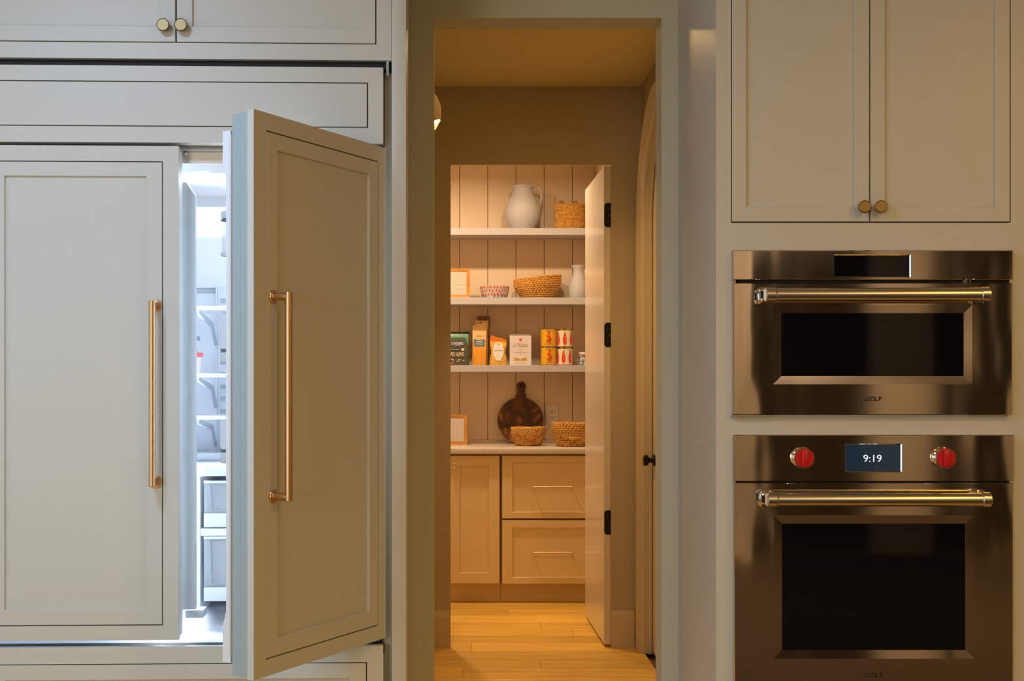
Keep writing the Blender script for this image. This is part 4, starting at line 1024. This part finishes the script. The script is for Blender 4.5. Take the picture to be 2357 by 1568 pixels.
t, w_, h_ = pack('amber pasta pack with cream paper top and blue label, frontmost of three', 1087, 1118.5, 746, 8.235, math.radians(0.6), YEL)
m = MB(); m.box(0, w_, 0, .030, 0, h_*.585, .004); obj('pouch', m, YEL, t)
m = MB(); m.prism([(0, h_*.585), (w_, h_*.60), (w_, h_*1.0+.012), (0, h_*.965)], .0, .028, 'XZ'); obj('paper_top', m, KR, t, smooth=False)
m = MB(); m.box(w_*.12, w_*.90, -.0012, .001, h_*.46, h_*.585); m.prism([(w_*.10, h_*.585), (w_*.90, h_*.585), (w_*.90, h_*.640), (w_*.5, h_*.612), (w_*.10, h_*.640)], -.0012, .001, 'XZ'); obj('blue_label', m, mat('label_blue', (0.10, 0.22, 0.36), 0.5), t, smooth=False)
text('pack_lettering', 'SFOGLINI', w_*.50, h_*.865, -.0003, w_*.92, h_*.052, mat('print_brown', (0, 0, 0)), t)
m = MB(); m.box(w_*.38, w_*.62, -.0006, .001, h_*.713, h_*.722); m.box(w_*.26, w_*.74, -.0006, .001, h_*.694, h_*.699); obj('print_lines', m, mat('print_brown', (0, 0, 0)), t, kind='stuff')
m = MB(); m.box(w_*.30, w_*.72, -.0018, -.0005, h_*.562, h_*.588); m.box(w_*.28, w_*.74, -.0018, -.0005, h_*.530, h_*.536); m.box(w_*.28, w_*.74, -.0018, -.0005, h_*.512, h_*.518); obj('print_lines', m, CREAM, t, kind='stuff')
XF[0] = Matrix.Identity(4)

# pasta bag, pinched at the waist
Yg = 8.235; k = Yg/F; gc_ = wx(1147, Yg)
t = thing('pasta_bag', 'clear pinched bag of yellow pasta with an oval white label', 'bag', (gc_, Yg, Z3))
PASTA = mat('yellow_pasta', (0.82, 0.50, 0.07), 0.45, var=((120, 120, 120), (0.60, 0.28, 0.02), .45, .65), bump=((150, 150, 150), .8, .01))
pf = lambda f: 0.97-.16*math.exp(-((f-.52)/.16)**2)+.0*f
pouch('pouch', (gc_, Yg, Z3), 40*k, 59*k, .055, PASTA, t, prof=pf, seal=.008)
m = MB(); m.prism([(gc_-17.5*k, Z3+57*k), (gc_+18*k, Z3+53*k), (gc_+19*k, Z3+58*k), (gc_+10*k, Z3+62*k), (gc_-8*k, Z3+66*k), (gc_-16*k, Z3+70*k), (gc_-18.5*k, Z3+62*k)], Yg-.006, Yg+.006, 'XZ'); obj('bag_top', m, mat('orange_film', (0.70, 0.20, 0.03), 0.2), t, smooth=False)
m = MB(); pts = ell(0, 32, 12.3, 22, 28); 
def gfront(f): return Yg-.0275*max(.15, (1-f**2.2)**.8)-.0016
V = [m.bm.verts.new((gc_+a*k, gfront(b_/59.0)-.0006, Z3+b_*k)) for a, b_ in pts]; vc0 = m.bm.verts.new((gc_, gfront(.54)-.001, Z3+32*k))
for i in range(28): m.bm.faces.new((vc0, V[i], V[(i+1) % 28]))
obj('oval_label', m, WHITEI, t)
m = MB(); m.lathe([(2.4*k, 0), (2.4*k, .0006)], (gc_, gfront(.84)-.0012, Z3+49*k), 16, 'Y'); obj('label_emblem', m, mat('print_gold', (0.65, 0.42, 0.05), 0.5), t)
PG = mat('print_grey', (0.30, 0.24, 0.20), 0.5)
og = lambda v: Vector((v.x, gfront(max(0, min(.95, (v.z-Z3)/(59*k))))-.0024+(v.y-Yg), v.z))
text('label_lettering', 'ORECCHIETTE', gc_, Z3+34*k, Yg, 19*k, 2.2*k, PG, t, xf=og)

# white pasta boxes
def carton(px0, px1, pyt, Y, lab):
    x0, x1 = wx(px0, Y), wx(px1, Y); t = thing('pasta_box', lab, 'box', ((x0+x1)/2, Y, Z3), 'white pasta cartons')
    m = MB(); m.box(x0, x1, Y, Y+.045, Z3, wz(pyt, Y), .0012, 1); obj('carton', m, mat('carton_white', (0.66, 0.63, 0.66), 0.5), t); return t, x0, x1
carton(1173, 1219.5, 768.5, 8.275, 'plain cream pasta carton behind the printed white one')
t, x0, x1 = carton(1173.5, 1223, 772.5, 8.215, 'white pasta carton with red seal and script lettering, in front')
Yc = 8.215; k = Yc/F; cc = (x0+x1)/2
m = MB(); m.lathe([(3.3*k, 0), (3.3*k, .0008)], (cc, Yc, Z3+59*k), 20, 'Y'); obj('seal_mark', m, mat('print_red', (0.70, 0.10, 0.05), 0.5), t)
text('carton_lettering', 'La Molisana', cc-.5*k, Z3+47.5*k, Yc, 35*k, 9*k, mat('print_taupe', (0.42, 0.28, 0.20), 0.5), t, shear=.45)
m = MB(); m.prism([(cc-7*k, Z3+41.3*k), (cc+14*k, Z3+43.3*k), (cc+14*k, Z3+43.8*k), (cc-7*k, Z3+41.9*k)], Yc-.0008, Yc+.0003, 'XZ'); obj('underline', m, mat('print_taupe', (0, 0, 0)), t, smooth=False)
text('carton_lettering', 'FARFALLE RIGATE', cc, Z3+29.5*k, Yc, 29*k, 1.8*k, PG, t)
m = MB(); m.box(cc-3*k, cc+3*k, Yc-.0006, Yc+.0003, Z3+33*k, Z3+33.6*k); m.box(cc-1.2*k, cc+1.2*k, Yc-.0006, Yc+.0003, Z3+35*k, Z3+36.5*k); m.box(cc-1.5*k, cc+1.5*k, Yc-.0006, Yc+.0003, Z3+25*k, Z3+26.5*k); obj('print_ornament', m, mat('print_red', (0, 0, 0)), t, kind='stuff')
m = MB(); m.prism([(cc-15*k, Z3+11*k), (cc+14*k, Z3+11*k), (cc+14*k, Z3+18.5*k), (cc+7*k, Z3+17*k), (cc, Z3+13*k), (cc-6*k, Z3+16.5*k), (cc-15*k, Z3+18.5*k)], Yc-.0009, Yc+.0003, 'XZ'); obj('pasta_window', m, mat('window_pasta', (0.72, 0.38, 0.04), 0.4, var=((160, 160, 160), (0.30, 0.14, 0.01), .45, .6)), t, smooth=False)
m = MB(); m.box(cc-12*k, cc+12*k, Yc-.0005, Yc+.0003, Z3+5*k, Z3+5.6*k); obj('print_line', m, PG, t)

# cans
METAL = mat('tin_gold', (0.50, 0.42, 0.22), 0.25, 1.0)
YELC = mat('can_yellow', (0.78, 0.42, 0.01), 0.35, 0.15); CREMC = mat('can_cream', (0.80, 0.68, 0.52), 0.45); TOM = mat('tomato_red', (0.66, 0.045, 0.015), 0.35); LEAF = mat('leaf_green', (0.05, 0.09, 0.02), 0.6)
TOMH = mat('tomato_highlight', (0.85, 0.40, 0.22), 0.4); PSIL = mat('print_silver', (0.50, 0.46, 0.28), 0.4)
def can(px, level, kind, lab, turn, hk=41.7):
    Y = 8.215; k = Y/F; c = (wx(px, Y), Y, Z3+level*(42.0*k)); r = 18.0*k; h = hk*k
    t = thing('can', lab, 'can', c, 'tomato cans')
    rim = r*1.0
    m = MB(); m.lathe([(.001, .002), (r*.95, .002), (r*.98, 0), (rim, .001), (rim, .003), (r*.965, .004), (r*.965, h-.004), (rim, h-.003), (rim, h-.0008), (r*.98, h), (r*.94, h-.002), (.001, h-.002)], c, 48); obj('tin', m, METAL, t)
    z0, z1 = (.0045, h-.0045) if kind == 'y' else (.0045, h-.0125)
    m = MB(); m.lathe([(r*.966, z0), (r*.985, z0+.0003), (r*.985, z1-.0003), (r*.966, z1)], c, 56); obj('label', m, YELC if kind == 'y' else CREMC, t)
    rl = r*.985
    if kind == 'y':
        m = MB(); g_ = MB(); rg = random.Random(int(px+level*7))
        for (s_, z_) in ((0, .76), (-.0085, .60), (.003, .56), (-.002, .42), (.004, .36), (.0025, .24)):
            patch(m, c, rl, turn, ell(s_*1.0, h*z_, .0075, .0085, 12))
        obj('tomato_print', m, TOM, t)
        for (s_, z_, ro) in ((-.013, .34, .5), (.014, .36, -.6), (-.009, .28, 1.2), (.010, .45, .2), (-.002, .86, 1.4)): patch(g_, c, rl, turn, ell(s_, h*z_, .0062, .0032, 8, ro), off=.0005)
        obj('leaf_print', g_, LEAF, t)
        m = MB(); m.lathe([(rl+.0003, h*.055), (rl+.0005, h*.075), (rl+.0003, h*.095)], c, 48, closed=False) if False else None
        for i, (zz_, wd) in enumerate(((.885, .052), (.165, .056))):
            def wrap(v, zz_=zz_, off=.0012): a = turn+(v.x)/rl; rr = rl+off; return Vector((c[0]+rr*math.sin(a), c[1]-rr*math.cos(a), v.z))
            text('can_lettering', 'BIANCO' if i == 0 else 'DINAPOLI', 0, c[2]+h*zz_, 0, wd, h*.10, PSIL, t, xf=wrap)
    else:
        m = MB(); g_ = MB(); hl = MB(); pitch = .047 if level else .045
        for i in range(-3, 4):
            a = turn+i*pitch/rl
            if abs(a) > 1.6: continue
            zc_ = (z0+z1)/2-.005
            pts = []
            for j in range(20):
                t_ = 2*PI*j/20; yy = math.sin(t_); wob = .0122*(1.0+.18*(-yy)-.10*math.cos(2*t_+PI)*.5)
                pts.append((wob*math.cos(t_)*.95, zc_+.0372*yy))
            patch(m, c, rl, a, pts)
            patch(hl, c, rl, a, ell(.0025, zc_-.008, .0018, .011, 8), off=.0014); patch(hl, c, rl, a, ell(.001, zc_+.014, .003, .004, 8), off=.0014)
            for (s_, ro) in ((-.003, 1.85), (.001, 1.5), (.006, 1.2)): patch(g_, c, rl, a, ell(s_, zc_+.040, .0052, .0015, 8, ro), off=.0012)
        obj('tomato_print', m, TOM, t); obj('highlight_print', hl, TOMH, t); obj('leaf_print', g_, LEAF, t)
can(1262.5, 1, 'y', 'yellow tomato can stacked on top of the other yellow can', .02)
can(1262.5, 0, 'y', 'yellow tomato can at the bottom of the yellow stack', .12)
can(1300.0, 1, 'w', 'cream can with large red tomatoes, stacked on its twin', -.07)
can(1300.0, 0, 'w', 'cream can with large red tomatoes, bottom of the stack', -.24)
# small spice tin at the right end
Yt = 8.22; k = Yt/F; tc_ = wx(1343, Yt)
t = thing('spice_tin', 'small spice tin with white lid and blue label by the pantry door', 'tin', (tc_, Yt, Z3))
m = MB(); r = 10.5*k; m.lathe([(.001, 0), (r, 0), (r, 22.5*k), (.001, 22.5*k)], (tc_, Yt, Z3), 36); obj('body', m, mat('spice_label', (0.10, 0.16, 0.24), 0.4, var=((90, 90, 90), (0.70, 0.66, 0.62), .45, .6)), t)
m = MB(); m.lathe([(.001, 22.7*k), (r*1.02, 22.7*k), (r*1.02, 25*k), (.001, 25*k)], (tc_, Yt, Z3), 36); obj('band', m, mat('spice_band', (0.55, 0.12, 0.06), 0.4), t)
m = MB(); m.lathe([(r, 25.1*k), (r, 29*k), (r*.85, 30.5*k), (.001, 30.5*k)], (tc_, Yt, Z3), 36); obj('lid', m, WHITEI, t)

# round cutting board leaning on the wall
Yb = 8.345; k = Yb/F; c0 = wx(1198, Yb); zc0 = wz(960, Yb); R = 52.8*k
zb0 = zc0-R
t = thing('cutting_board', 'round dark acacia cutting board with a handle leaning on the boards', 'board', (c0, Yb-.04, ZT))
pts = []
a0 = math.radians(78)
for i in range(61):
    a = a0+(2*PI-2*(PI/2-(PI/2-a0)*1)*0)*0
for i in range(57):
    a = math.radians(102)+math.radians(336)*i/56; pts.append((c0+R*math.cos(a), R*math.sin(a)))
hx_ = c0+2*k
pts += [(hx_+12*k, R+3*k), (hx_+9.5*k, R+9*k), (hx_+8.8*k, R+16*k), (hx_+9.5*k, R+22*k)]
for i in range(13): a = math.radians(-10+200*i/12); pts.append((hx_+10.6*k*math.cos(a), R+26*k+10.6*k*math.sin(a)))
pts += [(hx_-9.5*k, R+22*k), (hx_-8.8*k, R+16*k), (hx_-10*k, R+9*k), (hx_-13.5*k, R+3*k)]
XF[0] = Matrix.Translation((0, YP-.072, ZT+.0015+.0)) @ Matrix.Rotation(math.radians(-7.5), 4, 'X') @ Matrix.Translation((0, 0, R))
m = MB(); m.prism(pts, -.009, .009, 'XZ'); bmesh.ops.bevel(m.bm, geom=[e for e in m.bm.edges if len(e.link_faces) == 2 and e.calc_face_angle(0) > 1.2], offset=.004, segments=2, affect='EDGES')
obj('board', m, ACACIA, t)
m = MB(); m.lathe([(.0001, .0098), (.009, .0098), (.009, .0092)], (hx_, 0, R+28*k), 20, 'Y'); obj('hole', m, BLACK, t)
XF[0] = Matrix.Identity(4)

# outlet
Yo = YP-.017; k = Yo/F; x0, x1, z0, z1 = wx(1256, Yo), wx(1284.5, Yo), wz(976.5, Yo), wz(931.5, Yo)
t = thing('power_outlet', 'white double power outlet on the boards beside the cutting board', 'outlet', ((x0+x1)/2, Yo, z0))
m = MB(); m.box(x0, x1, Yo-.006, Yo, z0, z1, .0015); obj('cover_plate', m, mat('outlet_white', (0.72, 0.66, 0.64), 0.35), t)
oc = (x0+x1)/2; om = (z0+z1)/2
m = MB(); m.box(oc-6*k, oc+6*k, Yo-.0085, Yo-.0062, om-12.5*k, om+12.5*k, .001, 1); rc_ = obj('receptacle', m, mat('outlet_cream', (0.78, 0.69, 0.60), 0.35), t)
for s_ in (7.8, -7.0):
    m = MB(); m.box(oc-3*k, oc-2.2*k, Yo-.0090, Yo-.0085, om+(s_-1.6)*k, om+(s_+1.8)*k); m.box(oc+2.2*k, oc+3*k, Yo-.0090, Yo-.0085, om+(s_-1.6)*k, om+(s_+1.8)*k)
    m.cyl((oc, Yo-.0090, om+(s_-3.4)*k), (oc, Yo-.0084, om+(s_-3.4)*k), 1.3*k, n=12)
    obj('slots', m, BLACK, rc_, kind='stuff')

# open-weave baskets on the counter
def open_basket(lab, pxc, rpx, hpx, pyb, seed, contents=None):
    Y = (CH-ZT)*F/(pyb-VY)+rpx*.35/F*8; k = Y/F; c = (wx(pxc, Y), Y, ZT+.001); rg = random.Random(seed)
    t = thing('woven_basket', lab, 'basket', c, 'open-weave baskets on the countertop')
    H = hpx*k; R = rpx*k
    pr_ = lambda f: R*(.72+.28*math.sin(min(1, f*1.25)*PI/2)-.03*max(0, f-.75)*4)
    m = MB()
    for (f, rt) in ((.04, .0062), (.12, .0058), (.20, .0048), (.31, .0032), (.42, .0032), (.53, .0032), (.64, .0050), (.73, .0060), (.82, .0062), (.91, .0064), (.98, .0070)):
        pts = []; rad = []
        for i in range(130):
            a = 2*PI*i/130
            pts.append((c[0]+(pr_(f)+.0022*math.sin(a*30+f*40))*math.cos(a), c[1]+(pr_(f)+.0022*math.sin(a*30+f*40))*math.sin(a), c[2]+.004+H*.955*f+.0018*math.sin(a*5+seed+f*3)))
            rad.append(rt*(1+.25*math.sin(a*36+f*60)))
        m.tube(pts, rad, 6, closed=True)
    obj('weave', m, WICKER, t)
    m = MB()
    for i in range(40):
        a = 2*PI*i/40; pts = [(c[0]+(pr_(f)+.001)*math.cos(a+.05*math.sin(f*9+i)), c[1]+(pr_(f)+.001)*math.sin(a+.05*math.sin(f*9+i)), c[2]+.003+H*.95*f) for f in (0, .2, .4, .6, .8, 1)]
        m.tube(pts, .0024, 5)
    obj('stake', m, WICKER, t, kind='stuff')
    m = MB(); m.lathe([(.001, .0005), (R*.72, .0005), (R*.74, .006), (.001, .006)], c, 32); obj('base', m, WICKERD, t)
    return c, R, H, k
c, R, H, k = open_basket('small open-weave seagrass bowl in front of the cutting board', 1216, 38, 41, 1026.5, 1)
m = MB(); m.sphere((c[0]+.02, c[1], c[2]+.038), .030, u=20, v=12); o = obj('orange', m, mat('orange_peel', (0.62, 0.25, 0.03), 0.5, bump=((200, 200, 200), .2, .002))); tag(o, 'single orange inside the small woven bowl', 'fruit')
c, R, H, k = open_basket('larger open-weave seagrass bowl partly behind the pantry door', 1317, 45.5, 54, 1028, 2)
bt = thing('bananas', 'bunch of yellow bananas lying inside the larger woven bowl', 'fruit', (c[0], c[1], c[2]+.01))
for i in range(4):
    pts = []; rad = []
    for j in range(9):
        f = j/8; a = math.radians(200+130*f); rr = .062
        pts.append((c[0]+rr*math.cos(a)*1.05, c[1]-.035+.022*i+rr*.25*math.sin(a), c[2]+.085+rr*math.sin(a)*.75-.004*i)); rad.append(.003+.0125*math.sin(PI*min(1, max(.05, f)))**.5)
    m = MB(); m.tube(pts, rad, 10); obj('banana', m, mat('banana_yellow', (0.78, 0.50, 0.03), 0.5), bt)
